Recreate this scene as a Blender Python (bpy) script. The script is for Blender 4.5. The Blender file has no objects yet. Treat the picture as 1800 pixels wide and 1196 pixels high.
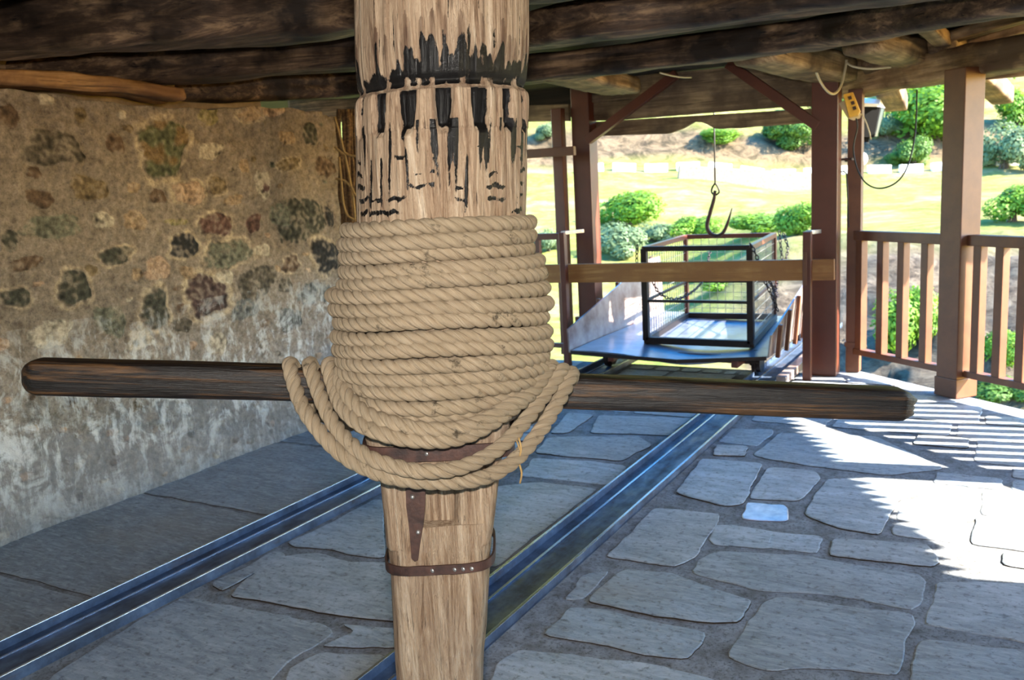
import bpy, bmesh, math, random
import numpy as np
from mathutils import Vector, Matrix, noise as mnoise
SC = bpy.context.scene; COL = SC.collection
rad = math.radians
# ------------------------------------------------------------------ camera
TH, PIT, ROL, HC, FPX = rad(29.6), rad(9.6), rad(3.0), 1.55, 1600.0
F0 = np.array([-math.sin(TH), math.cos(TH), 0.]); ZZ = np.array([0, 0, 1.]); R0 = np.array([math.cos(TH), math.sin(TH), 0.])
FW = math.cos(PIT)*F0 - math.sin(PIT)*ZZ; UU = math.sin(PIT)*F0 + math.cos(PIT)*ZZ
RR = math.cos(ROL)*R0 - math.sin(ROL)*UU; UP = math.cos(ROL)*UU + math.sin(ROL)*R0
CAM = np.array([0, 0, HC])
cd = bpy.data.cameras.new('camera'); cam = bpy.data.objects.new('camera', cd); COL.objects.link(cam)
cam.matrix_world = Matrix(((RR[0], UP[0], -FW[0], 0), (RR[1], UP[1], -FW[1], 0), (RR[2], UP[2], -FW[2], HC), (0, 0, 0, 1)))
cd.sensor_width = 36; cd.lens = FPX/1800*36; cd.clip_end = 2000; cd.clip_start = .02
cd.dof.use_dof = True; cd.dof.focus_distance = 1.95; cd.dof.aperture_fstop = 8.5
SC.camera = cam
# ------------------------------------------------------------------ light
W = bpy.data.worlds.new('sky'); SC.world = W; W.use_nodes = True
wn = W.node_tree; wn.nodes.clear()
sky = wn.nodes.new('ShaderNodeTexSky'); sky.sky_type = 'NISHITA'; sky.sun_disc = False
SUN_EL, SUN_AZ = rad(35), math.atan2(.98, .18)
sky.sun_elevation = SUN_EL; sky.sun_rotation = SUN_AZ; sky.air_density = 1.0; sky.dust_density = .6; sky.ozone_density = 2.0
bgn = wn.nodes.new('ShaderNodeBackground'); bgn.inputs[1].default_value = 1.4
won = wn.nodes.new('ShaderNodeOutputWorld')
hsv = wn.nodes.new('ShaderNodeHueSaturation'); hsv.inputs['Saturation'].default_value = 1.55
wn.links.new(sky.outputs[0], hsv.inputs['Color']); wn.links.new(hsv.outputs[0], bgn.inputs[0]); wn.links.new(bgn.outputs[0], won.inputs[0])
sd = bpy.data.lights.new('sun', 'SUN'); sd.energy = 32; sd.angle = rad(.4); sd.color = (1, .93, .80)
sun = bpy.data.objects.new('sun', sd); COL.objects.link(sun)
sv = Vector((.98*math.cos(SUN_EL), .18*math.cos(SUN_EL), math.sin(SUN_EL)))
sun.rotation_euler = sv.to_track_quat('Z', 'Y').to_euler(); sun.location = (12, 4, 12)
fd = bpy.data.lights.new('camera_flash', 'AREA'); fd.energy = 60; fd.shape = 'RECTANGLE'; fd.size = .07; fd.size_y = .04; fd.color = (1, .93, .85)
flash = bpy.data.objects.new('camera_flash', fd); COL.objects.link(flash)
fp = CAM + UP*.12 - RR*.01 + FW*.05
flash.matrix_world = Matrix(((RR[0], UP[0], -FW[0], fp[0]), (RR[1], UP[1], -FW[1], fp[1]), (RR[2], UP[2], -FW[2], fp[2]), (0, 0, 0, 1)))
SC.view_settings.view_transform = 'Standard'; SC.view_settings.look = 'None'
SC.view_settings.exposure = 0.42; SC.view_settings.gamma = 1; SC.view_settings.use_curve_mapping = False
# ------------------------------------------------------------------ measuring helpers: where a seen point lies on a known plane
def ray(x, y): return FW + (x-900)/FPX*RR - (y-598)/FPX*UP
def onz(x, y, z=0.): d = ray(x, y); return CAM + d*(z-HC)/d[2]
def onx(x, y, X): d = ray(x, y); return CAM + d*X/d[0]
def ony(x, y, Y): d = ray(x, y); return CAM + d*Y/d[1]
def hd(x, y, D): d = ray(x, y); return CAM + d*D/(d@F0)
# ------------------------------------------------------------------ object helpers
WM = {}
def tag(o, label=None, cat=None, group=None, kind=None):
    if label: o['label'] = label
    if cat: o['category'] = cat
    if group: o['group'] = group
    if kind: o['kind'] = kind
    return o
def link(o, M=Matrix(), parent=None):
    COL.objects.link(o); WM[o.name] = M.copy()
    if parent is not None:
        o.parent = parent; o.matrix_basis = WM[parent.name].inverted() @ M
    else: o.matrix_basis = M
    return o
def empty(name, loc, label, cat, group=None):
    o = bpy.data.objects.new(name, None); o.empty_display_size = .1
    link(o, Matrix.Translation(Vector(loc))); return tag(o, label, cat, group)
def mobj(name, V, Fs, mat, parent=None, M=Matrix(), smooth=False, uv=None, col=None, matidx=None):
    me = bpy.data.meshes.new(name)
    me.from_pydata([tuple(v) for v in V], [], [tuple(f) for f in Fs]); me.update()
    mats = mat if isinstance(mat, (list, tuple)) else [mat]
    for m in mats: me.materials.append(m)
    if matidx is not None: me.polygons.foreach_set('material_index', np.array(matidx, dtype=np.int32))
    if smooth: me.polygons.foreach_set('use_smooth', [True]*len(me.polygons))
    if uv is not None:
        l = me.uv_layers.new(name='UVMap'); vi = np.zeros(len(me.loops), dtype=np.int32); me.loops.foreach_get('vertex_index', vi)
        l.data.foreach_set('uv', np.asarray(uv, dtype=np.float32)[vi].ravel())
    if col is not None:
        a = me.color_attributes.new('tint', 'FLOAT_COLOR', 'POINT')
        c = np.ones((len(V), 4), dtype=np.float32); c[:, :3] = np.asarray(col)[:, :3]; a.data.foreach_set('color', c.ravel())
    o = bpy.data.objects.new(name, me); return link(o, M, parent)
def grid_faces(n, m, wrapm=False, wrapn=False):
    i = np.arange(n if wrapn else n-1); j = np.arange(m if wrapm else m-1)
    I, J = np.meshgrid(i, j, indexing='ij'); I2 = (I+1) % n; J2 = (J+1) % m
    return np.stack([I*m+J, I*m+J2, I2*m+J2, I2*m+J], -1).reshape(-1, 4)
def bmo(name, bm, mat, parent=None, M=Matrix(), smooth=False):
    me = bpy.data.meshes.new(name); bm.to_mesh(me); bm.free()
    for m in (mat if isinstance(mat, (list, tuple)) else [mat]): me.materials.append(m)
    if smooth:
        me.polygons.foreach_set('use_smooth', [True]*len(me.polygons))
    return link(bpy.data.objects.new(name, me), M, parent)
def frame(p0, p1, up=(0, 0, 1)):
    x = (Vector(p1)-Vector(p0)).normalized(); z = Vector(up); y = z.cross(x)
    if y.length < 1e-4: y = Vector((0, 1, 0)).cross(x)
    y.normalize(); z = x.cross(y)
    return Matrix(((x.x, y.x, z.x, p0[0]), (x.y, y.y, z.y, p0[1]), (x.z, y.z, z.z, p0[2]), (0, 0, 0, 1)))
def vn(P, s=1., seed=0.):                     # smooth noise on an array of points
    return np.array([mnoise.noise(Vector((p[0]*s+seed, p[1]*s+seed*1.7, p[2]*s-seed))) for p in P])
def box_bm(bm, M, l, w, h, bev=.004):         # box from x 0..l, y and z centred
    r = bmesh.ops.create_cube(bm, size=1); vs = r['verts']
    bmesh.ops.transform(bm, verts=vs, matrix=M @ Matrix.Translation((l/2, 0, 0)) @ Matrix.Diagonal((l, w, h, 1)))
    if bev > 0:
        es = list({e for v in vs for e in v.link_edges}); bmesh.ops.bevel(bm, geom=es, offset=bev, segments=2, affect='EDGES', profile=.6)
def bar(name, p0, p1, w, h, mat, parent=None, bev=.004, up=(0, 0, 1)):
    bm = bmesh.new(); M = frame(p0, p1, up); box_bm(bm, Matrix(), (Vector(p1)-Vector(p0)).length, w, h, bev)
    return bmo(name, bm, mat, parent, M)
def timber(name, pts, w, h, mat, parent=None, seg=60, rough=.008, seed=0., corner=.25, tops=None, worn=0., endr=0.):
    """hewn beam: pts = path of the middle of the UNDERSIDE; local X runs along the beam"""
    P = [np.array(p, float) for p in pts]; M = frame(P[0], P[-1]); Mi = M.inverted()
    L = [np.array(Mi @ Vector(p)) for p in P]; xs = np.array([l[0] for l in L]); ys = np.array([l[1] for l in L]); zs = np.array([l[2] for l in L])
    def ci(t, a):
        return np.interp(t, xs, a)
    X = np.linspace(xs[0], xs[-1], seg); Yc = ci(X, ys); Zc = ci(X, zs)
    k = np.ones(5)/5
    if len(pts) > 2:
        Zp = np.convolve(np.pad(Zc, 2, mode='edge'), k, 'valid'); Zc = Zp
    n = 40; ang = np.linspace(0, 2*math.pi, n, endpoint=False); pw = 2/corner if corner > 0 else 8
    cs, sn = np.cos(ang), np.sin(ang); rr = (np.abs(cs)**pw+np.abs(sn)**pw)**(-1/pw)
    V = []
    for i in range(seg):
        e = min(i, seg-1-i)/(seg-1)*(xs[-1]-xs[0]); sc = 1.
        if endr > 0 and e < endr: sc = math.sqrt(max(0., 1-((endr-e)/endr)**2))*.35+.65
        wv = w*(1+.05*mnoise.noise(Vector((X[i]*1.3, seed, 2)))); hv = h*(1+.07*mnoise.noise(Vector((X[i]*1.1, seed+5, 0))))
        for j in range(n):
            y = rr[j]*cs[j]*wv/2*sc; z = rr[j]*sn[j]*hv/2*sc
            q = Vector((X[i]*1.6, y*9+seed, z*9)); d = rough*mnoise.noise(q) + rough*.55*mnoise.noise(Vector((X[i]*6, y*30, z*30+seed)))
            if worn and sn[j] < -.2: d += worn*(mnoise.noise(Vector((X[i]*2.7, seed, 9)))-.2)*(-sn[j])
            V.append((X[i], Yc[i]+y+cs[j]*d, Zc[i]+h/2+z+sn[j]*d))
    Fs = [tuple(f) for f in grid_faces(seg, n, wrapm=True)]
    Fs.append(tuple(range(n-1, -1, -1))); Fs.append(tuple((seg-1)*n+j for j in range(n)))
    return mobj(name, V, [f[::-1] for f in Fs], mat, parent, M, smooth=True)
def tube(name, pts, r, mat, parent=None, n=8, taper=None, close=False, M=Matrix()):
    P = np.array(pts, float); m = len(P); V = []; t = np.gradient(P, axis=0)
    if close: t = np.roll(P, -1, 0)-np.roll(P, 1, 0)
    up = np.array([0, 0, 1.]); nrm = None
    for i in range(m):
        ti = t[i]/(np.linalg.norm(t[i])+1e-9)
        if nrm is None:
            a = up if abs(ti@up) < .9 else np.array([1., 0, 0]); nrm = np.cross(ti, a)
        nrm = nrm-ti*(nrm@ti); nrm /= np.linalg.norm(nrm)+1e-9; b = np.cross(ti, nrm)
        ri = r if taper is None else r*taper[i]
        for j in range(n):
            a = 2*math.pi*j/n; V.append(P[i]+ri*(math.cos(a)*nrm+math.sin(a)*b))
    Fs = [tuple(f) for f in grid_faces(m, n, wrapm=True, wrapn=close)]
    if not close: Fs += [tuple(range(n-1, -1, -1)), tuple((m-1)*n+j for j in range(n))]
    return mobj(name, V, Fs, mat, parent, M, smooth=True)
def catmull(P, step):
    P = [np.array(p, float) for p in P]; P = [2*P[0]-P[1]]+P+[2*P[-1]-P[-2]]; out = []
    for i in range(1, len(P)-2):
        a, b, c, d = P[i-1:i+3]; n = max(2, int(np.linalg.norm(c-b)/step))
        for k in range(n):
            t = k/n; out.append(.5*((2*b)+(-a+c)*t+(2*a-5*b+4*c-d)*t*t+(-a+3*b-3*c+d)*t**3))
    out.append(P[-2]); return np.array(out)
# ------------------------------------------------------------------ materials
def lin(h):
    h = h.lstrip('#'); c = [int(h[i:i+2], 16)/255 for i in (0, 2, 4)]
    return tuple((x/12.92 if x <= .04045 else ((x+.055)/1.055)**2.4) for x in c)+(1,)
class NT:
    def __init__(s, name, rough=.7, spec=.5, metal=0.):
        s.m = bpy.data.materials.new(name); s.m.use_nodes = True; s.t = s.m.node_tree; s.b = s.t.nodes['Principled BSDF']
        s.b.inputs['Roughness'].default_value = rough; s.b.inputs['Specular IOR Level'].default_value = spec; s.b.inputs['Metallic'].default_value = metal
    def n(s, typ, **k):
        o = s.t.nodes.new(typ)
        for a, v in k.items(): setattr(o, a, v)
        return o
    def l(s, a, b): s.t.links.new(a, b)
    def coord(s, scale=(1, 1, 1), which='Object', rot=(0, 0, 0)):
        c = s.n('ShaderNodeTexCoord'); m = s.n('ShaderNodeMapping'); m.inputs['Scale'].default_value = scale; m.inputs['Rotation'].default_value = rot
        s.l(c.outputs[which], m.inputs[0]); return m.outputs[0]
    def noise(s, vec, scale, detail=6, rough=.6, dist=0., out=0):
        n = s.n('ShaderNodeTexNoise'); n.inputs['Scale'].default_value = scale; n.inputs['Detail'].default_value = detail
        n.inputs['Roughness'].default_value = rough; n.inputs['Distortion'].default_value = dist; s.l(vec, n.inputs['Vector']); return n.outputs[out]
    def ramp(s, fac, stops, interp='LINEAR'):
        r = s.n('ShaderNodeValToRGB'); r.color_ramp.interpolation = interp; e = r.color_ramp.elements
        while len(e) < len(stops): e.new(.5)
        for i, (p, c) in enumerate(stops):
            e[i].position = p; e[i].color = c if len(c) == 4 else tuple(c)+(1,)
        s.l(fac, r.inputs[0]); return r.outputs[0]
    def mix(s, fac, a, b, mode='MIX'):
        m = s.n('ShaderNodeMix', data_type='RGBA', blend_type=mode)
        for v, k in ((fac, 0), (a, 6), (b, 7)):
            if isinstance(v, (int, float)): m.inputs[k].default_value = v
            elif isinstance(v, tuple): m.inputs[k].default_value = v
            else: s.l(v, m.inputs[k])
        return m.outputs[2]
    def math(s, op, a, b=None):
        m = s.n('ShaderNodeMath', operation=op)
        for v, k in ((a, 0), (b, 1)):
            if v is None: continue
            if isinstance(v, (int, float)): m.inputs[k].default_value = v
            else: s.l(v, m.inputs[k])
        return m.outputs[0]
    def bump(s, h, strength=.5, dist=.01):
        b = s.n('ShaderNodeBump'); b.inputs['Strength'].default_value = strength; b.inputs['Distance'].default_value = dist
        s.l(h, b.inputs['Height'])
        prev = s.b.inputs['Normal'].links
        if prev: s.l(prev[0].from_socket, b.inputs['Normal'])
        s.l(b.outputs[0], s.b.inputs['Normal'])
    def color(s, c):
        if isinstance(c, tuple): s.b.inputs['Base Color'].default_value = c
        else: s.l(c, s.b.inputs['Base Color'])
    def tint(s):
        a = s.n('ShaderNodeAttribute'); a.attribute_name = 'tint'; return a
W1, B1 = (1, 1, 1, 1), (0, 0, 0, 1)
def wood(name, dark, mid, light, gs=1., rough=.75, stain=None, stain_amt=.5, axis=0, bs=.6, crack=True, spec=.3):
    t = NT(name, rough, spec); sc = [22*gs]*3; sc[axis] = 1.1*gs
    v = t.coord(tuple(sc)); g = t.noise(v, 1.6, 9, .68, .5)
    c = t.ramp(g, [(.28, lin(dark)), (.5, lin(mid)), (.72, lin(light))])
    v2 = t.coord((1, 1, 1)); big = t.noise(v2, 3.2, 5, .6)
    if stain:
        c = t.mix(t.ramp(big, [(.5-stain_amt*.25, B1), (.5+(1-stain_amt)*.25, W1)]), lin(stain), c)
    sc3 = [60*gs]*3; sc3[axis] = 1.6*gs
    fine = t.noise(t.coord(tuple(sc3)), 1.5, 4, .6, .3)
    if crack: c = t.mix(t.ramp(fine, [(.30, W1), (.40, B1)]), c, lin(dark))
    t.color(c); t.bump(g, bs, .006); t.bump(fine, bs*.7, .003); return t.m
def plain(name, col, rough=.6, metal=0., var=.25, scale=12, bump=.15, spec=.5, var_col=None):
    t = NT(name, rough, spec, metal); v = t.coord(); n = t.noise(v, scale, 6, .65)
    c = lin(col); c2 = lin(var_col) if var_col else tuple(x*(1-var) for x in c[:3])+(1,)
    t.color(t.ramp(n, [(.35, c2), (.65, c)])); t.bump(n, bump, .004); return t.m
M_beam = wood('smoked_beam_wood', '#120c09', '#5e4939', '#bb9873', .6, .6, '#21170f', .5, bs=1.)
M_beam2 = wood('old_brown_timber', '#3a2a1d', '#9a7c58', '#d0b084', .6, .7, '#54402e', .35)
M_plate = wood('tan_split_timber', '#3a2617', '#9c7448', '#cda172', .7, .75, '#6b4a2e', .35)
M_bar = wood('dark_varnished_wood', '#040201', '#130a05', '#76532f', 1.3, .42, '#0b0503', .65, spec=.5, bs=1.)
M_plank = wood('grey_brown_plank', '#372b20', '#8a7359', '#c0a481', .7, .8, '#5b4a3b', .4)
M_gate = wood('orange_brown_board', '#54341a', '#a06f3e', '#c99b5f', .8, .5, '#8d5f36', .3, bs=.3, crack=False)
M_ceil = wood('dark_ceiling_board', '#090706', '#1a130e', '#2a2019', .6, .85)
M_maroon = plain('maroon_painted_steel', '#5a2c1e', .38, 0, .25, 5, .08, .5)
M_maroon2 = plain('maroon_painted_wood', '#57301d', .5, 0, .3, 7, .15, .5, '#673d24')
M_rust = plain('rusted_dark_iron', '#4b322a', .6, .35, .5, 30, .5, .5, '#2a1d1a')
M_iron = plain('dark_iron', '#2c211e', .5, .5, .3, 20, .3)
M_steel = plain('bare_bright_steel', '#b9b6b2', .35, .8, .3, 15, .1)
M_white = plain('off_white', '#e6e4df', .5, 0, .1, 10, .05)
M_black = plain('black_housing', '#050506', .75, 0, .3, 8, .05, .15)
M_glass = plain('dark_lamp_glass', '#20242c', .08, 0, .1, 3, .0, .8)
M_yellow = plain('yellow_box_plastic', '#d9a63a', .45, 0, .2, 20, .1)
M_cream = plain('cream_plastic', '#cbb894', .5, 0, .25, 18, .1)
M_blackcable = plain('dark_cable', '#2b2620', .6, 0, .2, 10, .1)
M_cream_cable = plain('cream_cable', '#d8c9a4', .5, 0, .2, 10, .1)
M_stick = wood('twig_bark', '#20160e', '#5a4228', '#8f7048', 1.4, .8, axis=0)
M_twine = plain('twine', '#9a7c4c', .9, 0, .3, 60, .5)
M_sheet = plain('worn_sheet_metal', '#a89a94', .30, .35, .3, 6, .1, .6, '#7d6660')
M_deck = plain('blue_grey_deck_metal', '#8f98a8', .30, .6, .25, 5, .1, .6, '#6d7586')
def slate():
    t = NT('slate_flagstone', .42, .5); a = t.tint()
    v = t.coord((1.0, 3.2, 1), rot=(0, 0, .5)); s1 = t.noise(v, 3.3, 12, .78, .8); v2 = t.coord(); s2 = t.noise(v2, 34, 7, .72); s3 = t.noise(v2, 1.2, 4, .6)
    c = t.mix(t.ramp(s1, [(.3, B1), (.7, W1)]), lin('#64707e'), lin('#c0cbd6'))
    c = t.mix(.9, c, a.outputs['Color'], 'MULTIPLY')
    c = t.mix(t.ramp(s2, [(.36, (.65, .65, .65, 1)), (.47, B1)]), c, lin('#35332f'))
    s5 = t.noise(t.coord((3.2, 16, 1), rot=(0, 0, .5)), 4.0, 8, .75, .5); c = t.mix(t.ramp(s5, [(.50, B1), (.66, (.55, .55, .55, 1))]), c, lin('#c3c8cc')); c = t.mix(t.ramp(s5, [(.30, (.6, .6, .6, 1)), (.42, B1)]), c, lin('#45464a'))
    c = t.mix(t.ramp(s3, [(.55, B1), (.75, (.45, .45, .45, 1))]), c, lin('#8d7c68'))
    t.color(c); t.l(t.ramp(s1, [(.3, (.36, .36, .36, 1)), (.7, (.60, .60, .60, 1))]), t.b.inputs['Roughness'])
    t.bump(s1, .8, .018); t.bump(s2, .5, .004); return t.m
M_slate = slate()
def joint():
    t = NT('paving_mortar', .8, .3); v = t.coord(); n = t.noise(v, 9, 8, .7); n2 = t.noise(v, 90, 4, .7)
    c = t.ramp(n, [(.3, lin('#5c5a57')), (.52, lin('#83868a')), (.72, lin('#9aa0a6'))])
    t.color(t.mix(t.ramp(n2, [(.35, (.6, .6, .6, 1)), (.5, B1)]), c, lin('#2c2620'))); t.bump(n, .7, .01); t.bump(n2, .6, .004); return t.m
M_joint = joint()
M_crack = plain('dark_joint_dirt', '#3a3029', .95, 0, .4, 40, .3, .1)
def wallmat():
    t = NT('rubble_wall_mortar', .85, .25); a = t.tint(); v = t.coord()
    sx = t.n('ShaderNodeSeparateXYZ'); t.l(v, sx.inputs[0]); z = sx.outputs[2]; sy = sx.outputs[1]
    n1 = t.noise(v, 2.6, 8, .65, .4); n2 = t.noise(v, 26, 8, .72); n3 = t.noise(v, 110, 5, .7)
    c = t.mix(t.ramp(n2, [(.3, B1), (.7, W1)]), (.42, .38, .34, 1), (1.5, 1.46, 1.38, 1))
    n4 = t.noise(v, 75, 8, .8); c = t.mix(t.ramp(n4, [(.35, (.75, .75, .75, 1)), (.47, B1)]), c, (.35, .32, .30, 1)); c = t.mix(t.ramp(n4, [(.56, B1), (.68, (.5, .5, .5, 1))]), c, (1.9, 1.85, 1.7, 1))
    c = t.mix(1.0, a.outputs['Color'], c, 'MULTIPLY')
    # greyer foot: partly sky light put into the colour; white salt bloom a stain
    sky_foot = t.ramp(t.math('ADD', z, t.math('MULTIPLY', n1, .9)), [(.9, W1), (1.55, B1)])
    c = t.mix(t.math('MULTIPLY', sky_foot, .55), c, lin('#76787a'))
    vs = t.coord((1, 14, 3.2)); drip = t.noise(vs, 1.1, 9, .75, .5); blot = t.noise(v, 5.5, 9, .72, .8)
    zf = t.ramp(z, [(.05, (.25, .25, .25, 1)), (.42, W1), (.75, (.85, .85, .85, 1)), (1.15, (.25, .25, .25, 1)), (1.35, B1)])
    yf = 1.0
    salt = t.math('MULTIPLY', t.ramp(t.math('ADD', t.math('MULTIPLY', drip, .45), t.math('MULTIPLY', blot, .55)), [(.49, B1), (.565, W1)]), zf)
    c = t.mix(t.math('MULTIPLY', salt, .8), c, lin('#d6d8d6'))
    spk = t.ramp(n3, [(.28, W1), (.36, B1)]); c = t.mix(t.math('MULTIPLY', spk, .5), c, lin('#2a221c'))
    t.color(c); t.bump(n2, .8, .02); t.bump(n3, .5, .005); return t.m
M_wall = wallmat()
def postmat(name, chara=True):
    t = NT(name, .72, .3); v = t.coord((34, 34, 2.0)); g = t.noise(v, 1.5, 12, .76, 1.1)
    c = t.ramp(g, [(.30, lin('#3f2e22')), (.42, lin('#8c7159')), (.54, lin('#b29a80')), (.72, lin('#d8c7b0'))])
    v2 = t.coord((90, 90, 5)); f = t.noise(v2, 1.8, 8, .72, .8)
    big = t.noise(t.coord(), 5, 5, .6); c = t.mix(t.ramp(big, [(.45, B1), (.7, (.5, .5, .5, 1))]), c, lin('#93806f'))
    c = t.mix(t.ramp(f, [(.33, (.9, .9, .9, 1)), (.43, B1)]), c, lin('#35241a'))
    if chara:
        a = t.tint(); s = t.n('ShaderNodeSeparateColor'); t.l(a.outputs['Color'], s.inputs[0])
        n = t.noise(t.coord((1, 1, .45)), 75, 6, .75); k = t.math('ADD', s.outputs[0], t.math('MULTIPLY', t.math('SUBTRACT', n, .5), 1.1))
        k = t.ramp(k, [(.46, B1), (.54, W1)])
        br = t.ramp(t.math('ADD', s.outputs[1], t.math('MULTIPLY', t.math('SUBTRACT', big, .5), .8)), [(.4, B1), (.7, (.75, .75, .75, 1))])
        c = t.mix(br, c, lin('#4a2e1e')); c = t.mix(k, c, lin('#0d0b0b'))
        t.l(t.ramp(k, [(0, (.7, .7, .7, 1)), (1, (.22, .22, .22, 1))]), t.b.inputs['Roughness']); t.bump(t.noise(t.coord((1, 1, 3)), 40, 5, .7), .5, .01)
    t.color(c); t.bump(g, 1., .012); t.bump(f, 1., .006); return t.m
M_post = postmat('worn_pale_capstan_wood'); M_post2 = postmat('worn_pale_foot_wood', False)
def ropemat():
    t = NT('manila_rope_fibre', .85, .2); v = t.coord((1, 1, 1), 'UV')
    m = t.n('ShaderNodeMapping'); m.inputs['Scale'].default_value = (14, 160, 1); c0 = t.n('ShaderNodeTexCoord'); t.l(c0.outputs['UV'], m.inputs[0])
    n = t.noise(m.outputs[0], 1.0, 5, .6, .5); v3 = t.coord(); b = t.noise(v3, 9, 5, .65); sm = t.noise(v3, 24, 5, .75)
    c = t.ramp(n, [(.25, lin('#75603f')), (.5, lin('#a28f76')), (.78, lin('#d6c6ae'))])
    c = t.mix(t.ramp(b, [(.48, B1), (.75, (.5, .5, .5, 1))]), c, lin('#9a8a70'))
    dirt = t.math('MULTIPLY', t.ramp(sm, [(.56, B1), (.66, W1)]), t.ramp(b, [(.50, B1), (.57, W1)]))
    c = t.mix(t.math('MULTIPLY', dirt, .75), c, lin('#1b1612'))
    t.color(c); t.bump(n, .9, .004); return t.m
M_rope = ropemat()
def channelmat():
    t = NT('worn_dark_steel', .45, .5, .35); v = t.coord((1, .25, 1)); n = t.noise(v, 16, 8, .7); v2 = t.coord((1, 1, 1)); n2 = t.noise(v2, 7, 6, .7)
    c = t.ramp(n2, [(.3, lin('#262c3a')), (.55, lin('#46566e')), (.75, lin('#5f7088'))])  # blue of the reflected sky put into the steel colour
    r = t.ramp(n, [(.56, B1), (.64, W1)]); c = t.mix(t.math('MULTIPLY', r, .45), c, lin('#4f4038'))
    t.color(c); t.l(t.ramp(n, [(.4, (.38, .38, .38, 1)), (.65, (.7, .7, .7, 1))]), t.b.inputs['Roughness']); t.bump(n, .25, .003); return t.m
M_chan = channelmat()
M_lip = plain('polished_steel_lip', '#a8b2c4', .25, .9, .2, 15, .05)
def groundmat():
    t = NT('hillside_ground', .95, .1); v = t.coord(); n = t.noise(v, .09, 10, .65, .6); n2 = t.noise(v, .9, 8, .75); a = t.tint(); s = t.n('ShaderNodeSeparateColor'); t.l(a.outputs['Color'], s.inputs[0])
    grass = t.ramp(n2, [(.3, lin('#485620')), (.5, lin('#686c30')), (.7, lin('#8c8450'))])
    dry = t.ramp(n2, [(.3, lin('#6d5c40')), (.6, lin('#8f7c5c'))])
    c = t.mix(t.ramp(n, [(.50, B1), (.66, W1)]), grass, dry)
    vr = t.coord((1, 1, 2.2)); rk = t.noise(vr, 1.1, 9, .75, .8)
    rock = t.ramp(rk, [(.32, lin('#1d1a17')), (.45, lin('#40382f')), (.6, lin('#5f5548')), (.75, lin('#857865'))])
    c = t.mix(s.outputs[0], c, rock); c = t.mix(t.math('MULTIPLY', s.outputs[1], .95), c, t.mix(t.ramp(t.noise(v, .45, 8, .75, 1.), [(.40, B1), (.58, W1)]), lin('#2a221b'), lin('#655441'))); t.color(c); t.bump(rk, .6, .4); return t.m
M_ground = groundmat()
def leafmat(name, a, b):
    t = NT(name, .6, .3); o = t.n('ShaderNodeObjectInfo'); v = t.coord(); n = t.noise(v, 2.2, 4, .7)
    t.color(t.ramp(n, [(.3, lin(a)), (.7, lin(b))])); t.b.inputs['Subsurface Weight'].default_value = 0
    tr = t.n('ShaderNodeBsdfTranslucent'); tr.inputs[0].default_value = lin(b); mx = t.n('ShaderNodeMixShader'); mx.inputs[0].default_value = .35
    out = t.t.nodes['Material Output']; t.l(t.b.outputs[0], mx.inputs[1]); t.l(tr.outputs[0], mx.inputs[2]); t.l(mx.outputs[0], out.inputs[0]); return t.m
M_leaf = [leafmat('bright_leaf', '#3a5a12', '#6f9426'), leafmat('mid_leaf', '#2e4a18', '#5a7a2c'), leafmat('grey_green_leaf', '#46593a', '#76865c')]
M_trunk = plain('bush_stem_bark', '#4a3a2c', .9)
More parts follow.
